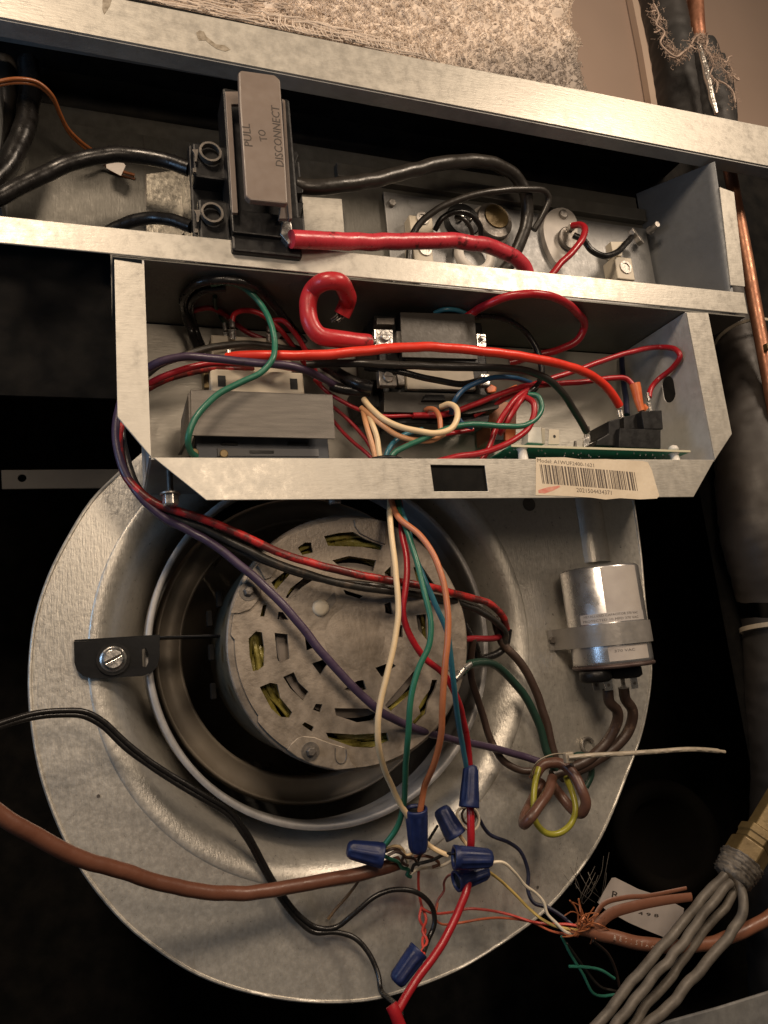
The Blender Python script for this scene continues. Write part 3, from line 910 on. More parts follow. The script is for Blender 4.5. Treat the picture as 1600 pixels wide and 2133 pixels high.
def lug(q, Y, screw, name="screw_lug", material=STEEL):
    g = M(); g.prism(poly(q, Y), (0, 7, 0)); o = g.build(name, material, t, bevel=0.7)
    if screw:
        c = P(screw[0], screw[1], Y-0.1); g = M(); g.cyl(c, YF, mm(screw[2], c), 2.2, 24, 0.6); s_ = g.build("screw_head", material, o)
        g = M(); g.box(c.x-mm(screw[2], c)*0.8, c.x+mm(screw[2], c)*0.8, Y-2.5, Y-2.2, c.z-0.5, c.z+0.5); g.build("screw_slot", BOLTM, o)
lug([(780, 685), (819, 686), (820, 722), (781, 722)], 26, (802, 700, 12))
lug([(788, 768), (825, 768), (828, 803), (791, 803)], 28, (808, 786, 12), material=DULLSTEEL)
lug([(826, 689), (836, 689), (837, 722), (827, 722)], 32, None, "side_tab", DULLSTEEL)
lug([(993, 694), (1012, 695), (1014, 724), (995, 724)], 30, (1003, 703, 6))
lug([(1002, 778), (1020, 778), (1022, 804), (1004, 803)], 30, (1011, 788, 6))
lug([(826, 775), (842, 776), (844, 802), (830, 802)], 34, None, "side_tab", BOLTM)
lug([(886, 822), (925, 822), (930, 834), (880, 834)], 34, None, "latch", BLACK)
g = M()
for k in range(7):
    g.tube(PP([(778-k, 712+3*math.sin(k), 24), (764, 706+k*2, 22)]), 0.5, 5)
g.build("bare_strands", COPPERW, t)

# circuit board with its parts ---------------------------------------------------------
bd = thing("circuit_board", "green circuit board with black relays standing near the right end of the box floor", "circuit board", P(1250, 955, 30))
fl, fr = P(1065, 926, 4), P(1438, 938, 4)
zb_ = (fl.z+fr.z)/2
def Zoff(x): return fl.z+(fr.z-fl.z)*(x-fl.x)/(fr.x-fl.x)
g = M(); g.prism([(fl.x, 5, fl.z-1.6), (fr.x, 5, fr.z-1.6), (fr.x, 92, fr.z-1.6), (fl.x, 92, fl.z-1.6)], (0, 0, 1.2)); g.build("board", PCB, bd)
g = M(); g.prism([(fl.x, 3.8, fl.z-2.0), (fr.x, 3.8, fr.z-2.0), (fr.x, 3.8, fr.z), (fl.x, 3.8, fl.z)], (0, 1.2, 0)); g.build("board_edge", PCBEDGE, bd, bevel=0.2)
g = M()
rnd = random.Random(5)
for k in range(70):
    x = fl.x+5+rnd.random()*(fr.x-fl.x-10); y = 9+rnd.random()*50
    z = Zoff(x)-1.6
    g.lathe((x, y, z), (0, 0, -1), [(0.9, 0), (0.5, 0.8), (0.01, 1.1)], 6, False)
g.build("solder_joints", SOLDER, bd, kind="stuff")
def standoff(u, v, Y, cap=True):
    c = P(u, v, Y); g = M()
    z1 = Zoff(c.x)
    g.lathe((c.x, Y, 149.3), (0, 0, 1), [(5.5, 0), (4.2, 1.5), (3.6, z1-150.8-1.5), (5.2, z1-149.3-1.6)], 18)
    if cap:
        g.lathe((c.x, Y, z1-0.4), (0, 0, 1), [(3.0, 0), (4.6, 1.5), (4.8, 3), (3.6, 5.5), (0.01, 7)], 18)
    g.build("standoff", WHITEP, bd)
standoff(1088, 940, 9, False); standoff(1403, 938, 10)
def blk(q, Y, d, name, material, bev=0.8):
    g = M(); g.prism(poly(q, Y), (0, d, 0)); return g.build(name, material, bd, bevel=bev)
rl = blk([(1291, 891), (1377, 895), (1377, 935), (1289, 931)], 14, 40, "relay", BLACK)
blk([(1336, 856), (1379, 854), (1382, 894), (1342, 894)], 16, 22, "relay_top", BLACK)
blk([(1300, 868), (1336, 860), (1338, 893), (1300, 893)], 24, 22, "relay_top", BLACK)
blk([(1268, 877), (1292, 870), (1292, 930), (1242, 928), (1244, 917), (1268, 903)], 20, 30, "relay", BLACK)
tb = blk([(1144, 894), (1165, 895), (1166, 926), (1142, 926)], 14, 1.2, "spade_tab", CREAMP, 0.4)
c = P(1155, 909, 13.9); g = M(); g.cyl(c, YF, 1.3, 0.3, 12); g.build("hole", BLACKM, tb)
blk([(1101, 888), (1128, 890), (1130, 924), (1100, 922)], 30, 12, "connector", WHITEP)
blk([(1128, 890), (1136, 892), (1136, 925), (1129, 925)], 34, 8, "connector", CREAMP)
blk([(1198, 918), (1201, 918), (1202, 930), (1197, 930)], 20, 2, "pin", BOLTM, 0.1)
blk([(1216, 912), (1228, 912), (1228, 932), (1216, 932)], 38, 2, "spade_tab", STEEL, 0.2)
# orange brown relay behind the loops
t = thing("sequencer_relay", "orange brown plastic relay tangled in red wires left of the circuit board", "relay", P(1055, 920, 60))
g = M(); g.prism(poly([(1018, 835), (1078, 838), (1074, 915), (1022, 915)], 66), (0, 28, 0)); g.build("body", BROWNP, t, bevel=1)
g = M(); g.prism(poly([(1006, 858), (1022, 858), (1022, 880), (1006, 880)], 62), (0, 16, 0)); g.build("side_ear", BROWNP, t, bevel=0.8)
g = M(); g.prism(poly([(1030, 885), (1050, 885), (1050, 918), (1030, 918)], 60), (0, 10, 0)); g.build("foot", BLACK, t, bevel=0.8)
g = M(); g.prism(poly([(1052, 890), (1076, 890), (1074, 918), (1054, 918)], 62), (0, 10, 0)); g.build("foot", ORANGEP, t, bevel=0.8)
for q in ([(1012, 806), (1024, 800), (1036, 806), (1034, 816), (1018, 818)], [(1050, 812), (1076, 800), (1092, 806), (1080, 816), (1056, 822)]):
    g = M(); g.prism(poly(q, 40), (0, 8, 0)); g.build("terminal_boot", ORANGEP, t, bevel=1.2)
t = thing("insulated_terminal", "translucent orange flag terminal standing on the black relay", "wire terminal", P(1330, 856, 26))
g = M(); g.tube(PP([(1322, 800, 26), (1326, 815, 26), (1330, 835, 26), (1336, 856, 26)]), lambda s_: 5.6-2.2*s_, 14, flat=((1, 0, 0), 0.9)); g.build("sleeve", ORANGEP, t)
g = M(); g.tube(PP([(1338, 846, 28), (1345, 853, 28)]), 3.4, 12); g.build("tip", ORANGEP, t)

# ------------------------------------------------------------------ blower housing
YB = 103.0
BC = (174.9, 19.8)
out_px = [(256, 978), (191, 1044), (137, 1131), (103, 1200), (75, 1287), (65, 1356), (62, 1420), (66, 1494), (87, 1616), (136, 1747), (188, 1835), (262, 1922), (320, 1970), (394, 2019), (460, 2048), (525, 2067), (600, 2081), (678, 2087), (740, 2085), (790, 2078), (865, 2055), (959, 2016), (1034, 1971), (1127, 1904), (1190, 1835), (1250, 1745), (1310, 1600), (1336, 1525), (1351, 1450), (1356, 1394), (1352, 1330), (1344, 1262), (1334, 1150), (1319, 1041)]
outl = [P(u, v, YB) for u, v in out_px]
outl = spline(outl, 8)
top_r, top_l = outl[-1], outl[0]
outl = outl+[Vector((top_r.x+2, YB, 214)), Vector((60, YB, 214))]
bh = thing("blower_housing", "round galvanized blower scroll housing with a large inlet ring behind the motor", "blower housing", (BC[0], YB+60, -255))
def circ(cx, cz, r, y, n=96, rev=False):
    q = [Vector((cx+r*math.cos(2*math.pi*k/n), y, cz+r*math.sin(2*math.pi*k/n))) for k in range(n)]
    return q[::-1] if rev else q
cr = circ(*BC, 190.5, YB)
g = M(); g.prism(outl, (0, 1.4, 0), [cr]); fp = g.build("side_panel", GALVB, bh)
g = M()
g.lathe((BC[0], YB, BC[1]), (0, 1, 0), [(191.4, 1.0), (190.5, -0.3), (189, -0.8), (186, -0.6), (183, 0.2), (179, 2.0), (174.5, 5.5), (169.5, 11.5), (164.5, 20), (160, 30), (156, 41), (153, 50), (149.6, 56)], 160)
g.build("inlet_bell", GALVB, bh)
g = M()
g.lathe((BC[0], YB, BC[1]), (0, 1, 0), [(149.5, 56), (149.5, 6), (149.4, 2.6), (148.8, 2.0), (145.2, 2.0), (144.5, 2.8), (144.2, 5), (144.2, 22), (146, 24)], 160)
g.build("inlet_rim", GALVI, bh)
g = M()
n_ = len(outl)-2
ring0 = [q.copy() for q in outl[:n_]]
g.add([q for q in ring0]+[q+Vector((0, 240, 0)) for q in ring0], [[i, i+1, i+1+n_, i+n_] for i in range(n_-1)], True)
w_ = g.build("scroll_wrap", GALVB, bh)
so = w_.modifiers.new("solid", 'SOLIDIFY'); so.thickness = 1.2*S
g = M(); g.prism([q+Vector((0, 240, 0)) for q in outl[:n_]], (0, 1.4, 0)); g.build("rear_panel", GALVD, bh)
# rolled seam round the rim of the side panel
g = M(); g.tube([q+Vector((0, 0.4, 0)) for q in outl[:n_]], 1.5, 8, spl=False); g.build("rolled_seam", GALVB, bh)
# raised vertical bead above the capacitor
xa, xb_ = P(1207, 1100, YB).x, P(1262, 1100, YB).x
g = M()
prof = [(xa, 0), (xa+4, -4.5), (xa+8, -7), (xa+14, -7.2), (xb_-4, -4), (xb_, 0)]
z0, z1 = P(1230, 1172, YB).z, 147
vs = [Vector((x, YB+y-0.2, z)) for z in (z0, z1) for x, y in prof]
L_ = len(prof)
g.add(vs, [[i, i+1, i+1+L_, i+L_] for i in range(L_-1)], True)
g.recalc = False
g.build("raised_bead", GALVB, bh)
# small dimples and specks
for (u, v, r) in ((205, 1658, 3.5), (1120, 1848, 3), (1102, 1050, 15)):
    c = P(u, v, YB-0.3); g = M(); g.cyl(c, YF, mm(r, c), 0.3, 16); g.build("rivet_dimple", BOLTM, bh)
c = P(1222, 1553, YB-1)
g = M(); g.tube([c+Vector((mm(15, c)*math.cos(a), -2.5+1.0*math.sin(a), mm(15, c)*math.sin(a))) for a in [0.4+k*0.42 for k in range(13)]], 1.6, 8); g.build("wire_clip", DULLSTEEL, bh)
# bright scratches along the crease at the lower rim
# flat bar at the left
t = thing("side_bar", "dim flat metal bar with one hole running off behind the left side of the blower", "metal bar", P(120, 1018, 150))
g = M()
bp_ = [(2, 979), (255, 977), (255, 1016), (4, 1019)]
c = P(46, 996, 150)
hole_ = [Vector((c.x+3.2*math.cos(2*math.pi*k/16), 150, c.z+3.2*math.sin(2*math.pi*k/16))) for k in range(16)]
g.prism(poly(bp_, 150), (0, 2, 0), [hole_]); g.build("bar", mat("dim_bar", (0.012, 0.010, 0.008), 0.7, 0.0, (0.018, 0.015, 0.012), 60), t, bevel=0.4)  # near-black colour stands in for the shade on the bar

# ------------------------------------------------------------------ wheel
bw = thing("squirrel_cage_fan", "squirrel cage blower wheel with beige end ring inside the housing inlet", "fan wheel", (BC[0], 180, BC[1]-138))
WG = mat("wheel_metal", (0.27, 0.23, 0.18), 0.5, 0.25, (0.34, 0.295, 0.24), 40, 0.1, 300, 0.08)
g = M(); g.lathe((BC[0], 167.5, BC[1]), (0, 1, 0), [(141, 10), (139, 2), (137.6, -1), (136.4, -1.2), (135.4, 0.6), (134.4, 3.4), (128, 4.2), (120.5, 4.6), (119.2, 2.4), (117.6, 2.2), (116.4, 4.5), (116, 16), (139, 18)], 140, close=True)
g.build("end_ring", WG, bw)
bladem = None
for k in range(44):
    a = 2*math.pi*k/44
    g = M()
    path = []
    for s_ in range(5):
        rr_ = 117+s_*5; aa = a+0.012*s_*s_*0.55
        path.append((BC[0]+rr_*math.cos(aa), BC[1]+rr_*math.sin(aa)))
    vs = [Vector((x, y, z)) for y in (182, 325) for x, z in path]
    g.add(vs, [[i, i+1, i+6, i+5] for i in range(4)], True)
    g.recalc = False
    g.build("blade", WG, bw)
g = M(); g.lathe((BC[0], 326, BC[1]), (0, 1, 0), [(8, 0), (60, 0), (64, 4), (140, 4), (140, 6), (8, 6)], 60, close=True); g.build("back_plate", WG, bw)

# ------------------------------------------------------------------ motor
YM = 38.0
MC = Vector((174.9, YM, 18.0))
mo = thing("blower_motor", "round slotted blower motor with visible yellow windings inside the inlet ring", "motor", MC+Vector((0, 60, -97)))
slots = [
 [(518, 1330), (533, 1315), (546, 1317), (551, 1352), (550, 1387), (538, 1396), (527, 1398), (520, 1365)],
 [(541, 1431), (563, 1422), (578, 1425), (584, 1453), (609, 1484), (603, 1495), (584, 1493), (565, 1476)],
 [(679, 1526), (740, 1530), (806, 1526), (811, 1543), (776, 1558), (736, 1556), (684, 1537)],
 [(802, 1469), (863, 1397), (876, 1403), (854, 1447), (815, 1482)],
 [(900, 1416), (911, 1416), (908, 1432), (892, 1461), (887, 1487), (864, 1511), (859, 1504), (876, 1486), (872, 1472), (880, 1458), (895, 1437)],
 [(697, 1475), (767, 1476), (785, 1487), (780, 1500), (745, 1505), (700, 1490)],
 [(675, 1117), (705, 1110), (736, 1108), (762, 1123), (797, 1136), (793, 1146), (754, 1139), (684, 1137)],
 [(692, 1167), (727, 1158), (784, 1167), (778, 1191), (740, 1183), (705, 1178)],
 [(620, 1141), (635, 1130), (648, 1130), (652, 1151), (630, 1156)],
 [(565, 1213), (605, 1181), (612, 1188), (575, 1228)],
 [(595, 1245), (605, 1226), (635, 1202), (656, 1206), (631, 1222), (603, 1247)],
 [(572, 1318), (599, 1321), (603, 1372), (584, 1381), (578, 1374)],
 [(590, 1410), (612, 1400), (622, 1421), (643, 1441), (631, 1459), (605, 1434)],
 [(548, 1260), (556, 1260), (551, 1284), (542, 1284)],
 [(580, 1274), (590, 1275), (601, 1291), (578, 1290)],
 [(652, 1478), (658, 1466), (672, 1467), (667, 1484)],
 [(629, 1510), (635, 1504), (654, 1514), (650, 1524)],
 [(635, 1327), (642, 1326), (662, 1346), (639, 1355)],
 [(650, 1382), (675, 1373), (684, 1382), (667, 1405)],
 [(782, 1391), (815, 1379), (825, 1387), (796, 1411)],
 [(717, 1436), (745, 1418), (757, 1416), (764, 1436), (744, 1441), (727, 1439)],
 [(715, 1228), (757, 1241), (750, 1247), (720, 1238)],
 [(801, 1258), (814, 1254), (819, 1280), (803, 1277)],
 [(867, 1281), (888, 1279), (890, 1334), (871, 1311)],
 [(829, 1302), (839, 1302), (839, 1328), (829, 1326)],
 [(861, 1181), (880, 1180), (905, 1217), (870, 1215)],
 [(801, 1192), (814, 1179), (816, 1201), (803, 1204)],
]
def inset_ok(q): return q
outline = []
for k in range(180):
    a = 2*math.pi*k/180
    d = math.degrees(a) % 360
    r = 93.6
    if 174 < d < 214: r = 90.8        # cut-back edge along the left
    if 92 < d < 118: r = 91.6
    if 330 < d < 350: r = 92.0
    outline.append(Vector((MC.x+r*math.cos(a), YM, MC.z+r*math.sin(a))))
g = M(); g.prism(outline, (0, 2.6, 0), [poly(q, YM) for q in slots]); g.build("end_shield", SHIELD, mo)
g = M(); g.lathe(MC, (0, 1, 0), [(90, 3.2), (95.2, 3.0), (96.4, 4.0), (96.4, 9), (93, 9.2), (92.6, 11)], 120); g.build("shell_rim", SHIELD, mo)
g = M(); g.lathe(MC, (0, 1, 0), [(93.2, 9), (94.2, 10), (94.2, 118), (90, 124), (30, 124)], 120); g.build("shell", SHELL, mo)
g = M()
# windings: a lumpy varnished torus made of many wire turns
wr = random.Random(31)
for k in range(150):
    a0 = 2*math.pi*k/150+wr.uniform(-0.05, 0.05)
    base = wr.choice((63, 66, 69, 72, 75, 78, 81))
    dep = wr.uniform(6.5, 12)
    pts = []
    for j in range(6):
        a = a0+0.10*(j-2.5)
        pts.append(MC+Vector(((base+1.5*math.sin(k*2.1+j))*math.cos(a), dep+abs(j-2.5)*1.6, (base+1.5*math.sin(k*2.1+j))*math.sin(a))))
    g.tube(pts, wr.uniform(1.5, 2.3), 6, step=5)
g.build("winding", VARNISH, mo)
g = M(); g.lathe(MC, (0, 1, 0), [(59, 14), (59, 8), (38, 8), (38, 14)], 60, False); g.build("stator_ring", LAMIN, mo)
g = M(); g.cyl(MC+Vector((0, 22, 0)), (0, 1, 0), 90, 2, 60); g.build("dark_backing_disc", BLACKM, mo)  # added black disc standing in for the dark inside the motor
# pressed centre dome
g = M(); g.lathe(MC+Vector((0, 0, 0)), YF, [(25, -0.05), (20, 0.2), (14, 0.6), (8, 0.85), (0.01, 0.9)], 60); g.build("centre_dome", SHIELD, mo)
c = P(668, 1266, YM-0.2)
g = M(); g.lathe(c, YF, [(6.5, 0), (6.2, 1.2), (4.0, 2.0), (0.01, 2.2)], 20); g.build("oil_cap", CREAMP, mo)
g = M(); g.prism(poly([(672, 1258), (697, 1233), (701, 1252), (680, 1280)], YM-0.3), (0, 0.25, 0)); g.build("dark_wedge", BOLTM, mo)  # flat dark wedge beside the cap
def pad(q, th=1.6):
    g = M(); g.prism(poly(q, YM-th), (0, th-0.02, 0)); return g.build("bolt_pad", SHIELD, mo, bevel=0.7)
pad([(480, 1277), (490, 1250), (503, 1222), (520, 1199), (534, 1206), (543, 1220), (545, 1236), (536, 1255), (522, 1270), (503, 1277)])
pad([(536, 1178), (552, 1160), (566, 1159), (578, 1168), (577, 1184), (566, 1203), (552, 1208)])
pad([(598, 1562), (606, 1549), (618, 1538), (634, 1533), (655, 1535), (690, 1548), (718, 1556), (726, 1568), (732, 1588), (744, 1600), (700, 1604), (655, 1594), (620, 1578)])
pad([(737, 1082), (740, 1097), (750, 1111), (775, 1124), (804, 1134), (806, 1086), (775, 1079)])
pad([(930, 1345), (962, 1350), (972, 1352), (970, 1390), (945, 1400), (925, 1392)], 1.0)
for (u, v) in ((517, 1232), (647, 1565)):
    c = P(u, v, YM-1.7)
    ring(c, YF, mm(19, c), mm(15, c), 0.5).build("bolt_recess_rim", BOLTM, mo)
    g = M(); g.cyl(c, YF, mm(15, c), 0.4, 28); g.build("washer", BOLTM, mo)
    g = M(); g.lathe(c, YF, [(mm(11, c), 0), (mm(11, c), 3), (mm(8, c), 4.2), (0.01, 4.4)], 6, False); g.build("bolt_head", BOLTM, mo, bevel=0.3)
g = M(); g.tube(PP([(699, 1558, 36), (699, 1580, 36), (706, 1590, 36), (718, 1588, 36), (722, 1574, 36), (721, 1560, 36)]), 0.35, 6); g.build("stamped_line", BOLTM, mo)
for k, (u, v) in enumerate(((432, 1290), (436, 1360), (452, 1250), (440, 1440))):
    c = P(u, v, 80); g = M(); g.box(c.x-1, c.x+3, 72, 80, c.z-6, c.z+6, 1); g.build("dark_shell_notch", LINER, mo)  # black blocks standing in for shaded notches in the shell

# mounting arm with its foot
t = thing("motor_mount_arm", "black motor mounting arm with a rounded foot bolted to the left of the blower housing", "mounting arm", P(245, 1412, YB-6))
sl = [(296, 1352), (304, 1350), (309, 1360), (309, 1380), (304, 1390), (297, 1388)]
BRK = mat("black_painted_bracket", (0.005, 0.0052, 0.006), 0.42, 0.0, (0.009, 0.0095, 0.0105), 30, 0.08, 300, 0.06, spec=0.22)
g = M(); g.prism(poly([(154, 1337), (240, 1331), (333, 1325), (333, 1368), (328, 1388), (316, 1401), (298, 1408), (230, 1412), (190, 1414), (172, 1408), (160, 1396), (155, 1380)], YB-6), (0, 2.5, 0), [poly(sl, YB-6)])
g.build("foot", BRK, t, bevel=0.8)
a, b = P(333, 1325, YB-6), P(462, 1321, 90)
g = M(); g.prism([a, Vector((a.x, YB+22, a.z)), Vector((b.x, 112, b.z)), b], (0, 0, -1.6)); g.build("arm", BRK, t, bevel=0.3)
b0 = P(155, 1336, YB-6)
g = M(); g.prism([b0, Vector((b0.x, YB-2, b0.z)), Vector((a.x, YB-2, a.z)), a], (0, 0, 1.2)); g.build("top_fold", BRK, t)
t = thing("mount_bolt", "silver slotted hex washer bolt in the black foot at the left", "bolt", P(238, 1400, YB-8))
c = P(236, 1373, YB-6.2)
ring(c, YF, mm(33, c), mm(27, c), 1.6).build("washer", BLACK, t)
g = M(); g.lathe(c, YF, [(mm(28, c), 0), (mm(28, c), 1.2), (mm(25, c), 2.2), (mm(21, c), 2.4), (mm(21, c), 3.0), (0.01, 3.0)], 36); g.build("flange", STEEL, t)
g = M()
c2 = c+Vector((0, -3, 0))
rr_ = mm(18, c)
for s_ in (-1, 1):
    pts = []
    for k in range(13):
        a = math.pi*k/12
        x, z = rr_*math.cos(a), rr_*math.sin(a)*0.90+0.9
        z *= s_
        ca, sa = math.cos(0.42), math.sin(0.42)
        pts.append(c2+Vector((x*ca-z*sa, 0, x*sa+z*ca)))
    g.prism(pts, (0, -3.0, 0))
g.build("slotted_head", STEEL, t, bevel=0.4)
g = M(); g.cyl(c2, YF, rr_*0.95, 0.8, 20); g.build("slot_floor", BOLTM, t)

# ------------------------------------------------------------------ capacitor
CY = YB-35.0
cax = P(1262, 1280, CY)
ccx = 427*(500+CY)/560.0
a1, a2 = P(1257, 1180, CY), P(1277, 1390, CY)
rc = 33.2
CXc = 415.0
def capx():
    # centre the can between its two silhouettes in the photograph
    best = None
    for i in range(200):
        x = 380+i*0.4
        us = []
        for k in range(72):
            a = 2*math.pi*k/72
            q = Vector((x+rc*math.cos(a), CY+DCAM+rc*math.sin(a), 20))
            cv = AX*q.x+AY*q.y+AZ*q.z
            us.append(CU+FPX*cv.x/cv.z)
        e = abs((min(us)+max(us))/2-1262)
        if best is None or e < best[0]:
            best = (e, x, max(us)-min(us))
    return best
_, CXc, _w = capx()
rc *= 166.0/_w
CC = Vector((CXc, CY, 0))
zt_, zb2 = P(1250, 1178, CY-25).z, P(1278, 1387, CY-25).z
ca = thing("run_capacitor", "silver run capacitor can strapped upright to the right of the blower housing", "capacitor", (CXc, CY, zb2-20))
g = M(); g.lathe((CXc, CY, zb2), (0, 0, 1), [(0.01, 1), (rc, 1), (rc*1.0, 4), (rc, zt_-zb2-2), (rc-1.5, zt_-zb2), (0.01, zt_-zb2)], 72); g.build("can", CANM, ca)
g = M(); g.lathe((CXc, CY, zb2), (0, 0, 1), [(0.01, -2.5), (rc-1, -2.5), (rc+1, -1.6), (rc+1, 0.3), (rc, 1.0), (0.01, 1.0)], 72); g.build("rolled_lid", mat("rusty_lid", (0.06, 0.035, 0.03), 0.5, 0.3, (0.11, 0.08, 0.07), 60), ca)
g = M(); g.lathe((CXc, CY, zb2), (0, 0, -1), [(0.01, 3.2), (10, 3.2), (11, 5), (11, 10), (9, 12), (0.01, 12)], 30)
cpa = P(1240, 1405, CY-8); cpb = P(1305, 1405, CY-2)
for q in (cpa, cpb):
    g.lathe((q.x, q.y, zb2), (0, 0, -1), [(0.01, 3.2), (13, 3.2), (14, 4.5), (14, 11), (11, 13), (0.01, 13)], 30)
g.build("terminal_cap", BLACK, ca)
for i, (u, v, w) in enumerate(((1242, 1427, 15), (1268, 1427, 20), (1299, 1424, 10), (1322, 1423, 17))):
    c = P(u, v, CY-10 if i in (1, 3) else CY)
    tw = mm(w, c)/2; th = mm(22, c)/2
    g = M(); g.box(c.x-tw, c.x+tw, c.y, c.y+1, c.z-th, c.z+th+4, 0.3)
    tb = g.build("terminal_tab", DULLSTEEL if i in (0, 2) else STEEL, ca)
    g = M(); g.cyl(c, YF, 1.5, 0.3, 10); g.build("hole", BOLTM, tb)
# printed label: a patch wrapped round the can
def wrap(a0, a1, z0, z1, r, name, material, n=24):
    g = M()
    vs = []
    for z in (z0, z1):
        for k in range(n+1):
            a = math.radians(a0+(a1-a0)*k/n)
            vs.append(Vector((CXc+r*math.sin(a), CY-r*math.cos(a), z)))
    g.add(vs, [[k, k+1, n+1+k+1, n+1+k] for k in range(n)], True)
    g.recalc = False
    return g.build(name, material, ca)
vang = -math.degrees(math.atan2(CXc, CY+DCAM))     # heading of the viewer seen from the can
H_ = zt_-zb2
wrap(vang+2, vang+62, zb2+H_*0.52, zb2+H_*0.975, rc+0.15, "label", LABELW)
wrap(vang-38, vang+64, zb2+H_*0.425, zb2+H_*0.52, rc+0.15, "label", mat("label_band", (0.50, 0.47, 0.45), 0.4, 0.2), 30)
wrap(vang-4, vang+60, zb2+H_*0.045, zb2+H_*0.19, rc+0.15, "label", LABELW)
def curved_text(txt, a0, a1, z, h, r, name):
    cu = bpy.data.curves.new(name, 'FONT'); cu.body = txt; cu.size = 1; cu.align_y = 'CENTER'; cu.resolution_u = 2
    ob = bpy.data.objects.new(name, cu); C.objects.link(ob)
    dg = bpy.context.evaluated_depsgraph_get(); dg.update()
    me = bpy.data.meshes.new_from_object(ob.evaluated_get(dg)); bpy.data.objects.remove(ob)
    wd = max(q.co.x for q in me.vertices)
    g = M(); vs = []
    for q in me.vertices:
        a = math.radians(a0+(a1-a0)*q.co.x/wd)
        vs.append(Vector((CXc+r*math.sin(a), CY-r*math.cos(a), z+q.co.y*h/0.7)))
    g.add(vs, [list(f.vertices) for f in me.polygons]); g.recalc = False
    g.build(name, mat("faded_print", (0.11, 0.095, 0.09), 0.6), ca)
curved_text("METALLIZED CAPACITOR 370 VAC", vang-32, vang+50, zb2+H_*0.497, 2.0, rc+0.3, "lettering")
curved_text("PROTECTED 10 MFD 370 VAC", vang-34, vang+50, zb2+H_*0.452, 2.0, rc+0.3, "lettering")
curved_text("370 VAC", vang+4, vang+34, zb2+H_*0.14, 2.2, rc+0.3, "lettering")
t = thing("capacitor_strap", "grey sheet metal strap clamping the capacitor can to the blower housing", "strap", (CXc, CY, zb2+H_*0.22))
g = M()
vs = []; prof = []
s0, s1 = zb2+H_*0.20, zb2+H_*0.415
arc = [(CXc+(rc+1.0)*math.sin(math.radians(a)), CY-(rc+1.0)*math.cos(math.radians(a))) for a in range(-100, 101, 4)]
arc = [(arc[0][0]-7, YB-1), (arc[0][0]-1, YB-1.5)]+arc+[(arc[-1][0]+1, YB-1.5), (arc[-1][0]+6, YB-1)]
n_ = len(arc)
def offs(i, d):
    a_, b_ = arc[max(i-1, 0)], arc[min(i+1, n_-1)]
    tx, ty = b_[0]-a_[0], b_[1]-a_[1]
    l_ = math.hypot(tx, ty)
    return (arc[i][0]+ty/l_*d, arc[i][1]-tx/l_*d)
for sm, za, zb_2 in ((True, s0, s1),):
    inn = [offs(i, 0) for i in range(n_)]; ou = [offs(i, 1.1) for i in range(n_)]
    vs = [Vector((x, y, z)) for z in (za, zb_2) for x, y in ou]
    g.add(vs, [[k, k+1, n_+k+1, n_+k] for k in range(n_-1)], True)
    for z in (za, zb_2):
        g.add([Vector((x, y, z)) for x, y in ou]+[Vector((x, y, z)) for x, y in inn], [[k, k+1, n_+k+1, n_+k] for k in range(n_-1)], False)
g.recalc = False
o = g.build("band", mat("strap_metal", (0.30, 0.285, 0.265), 0.42, 0.5, (0.36, 0.34, 0.32), 50, 0.15, 300, 0.08), t)
c = Vector((arc[0][0]+3, YB-2, (s0+s1)/2)); hexnut(c, YF, 3.4, 3, "screw", BOLTM, t)

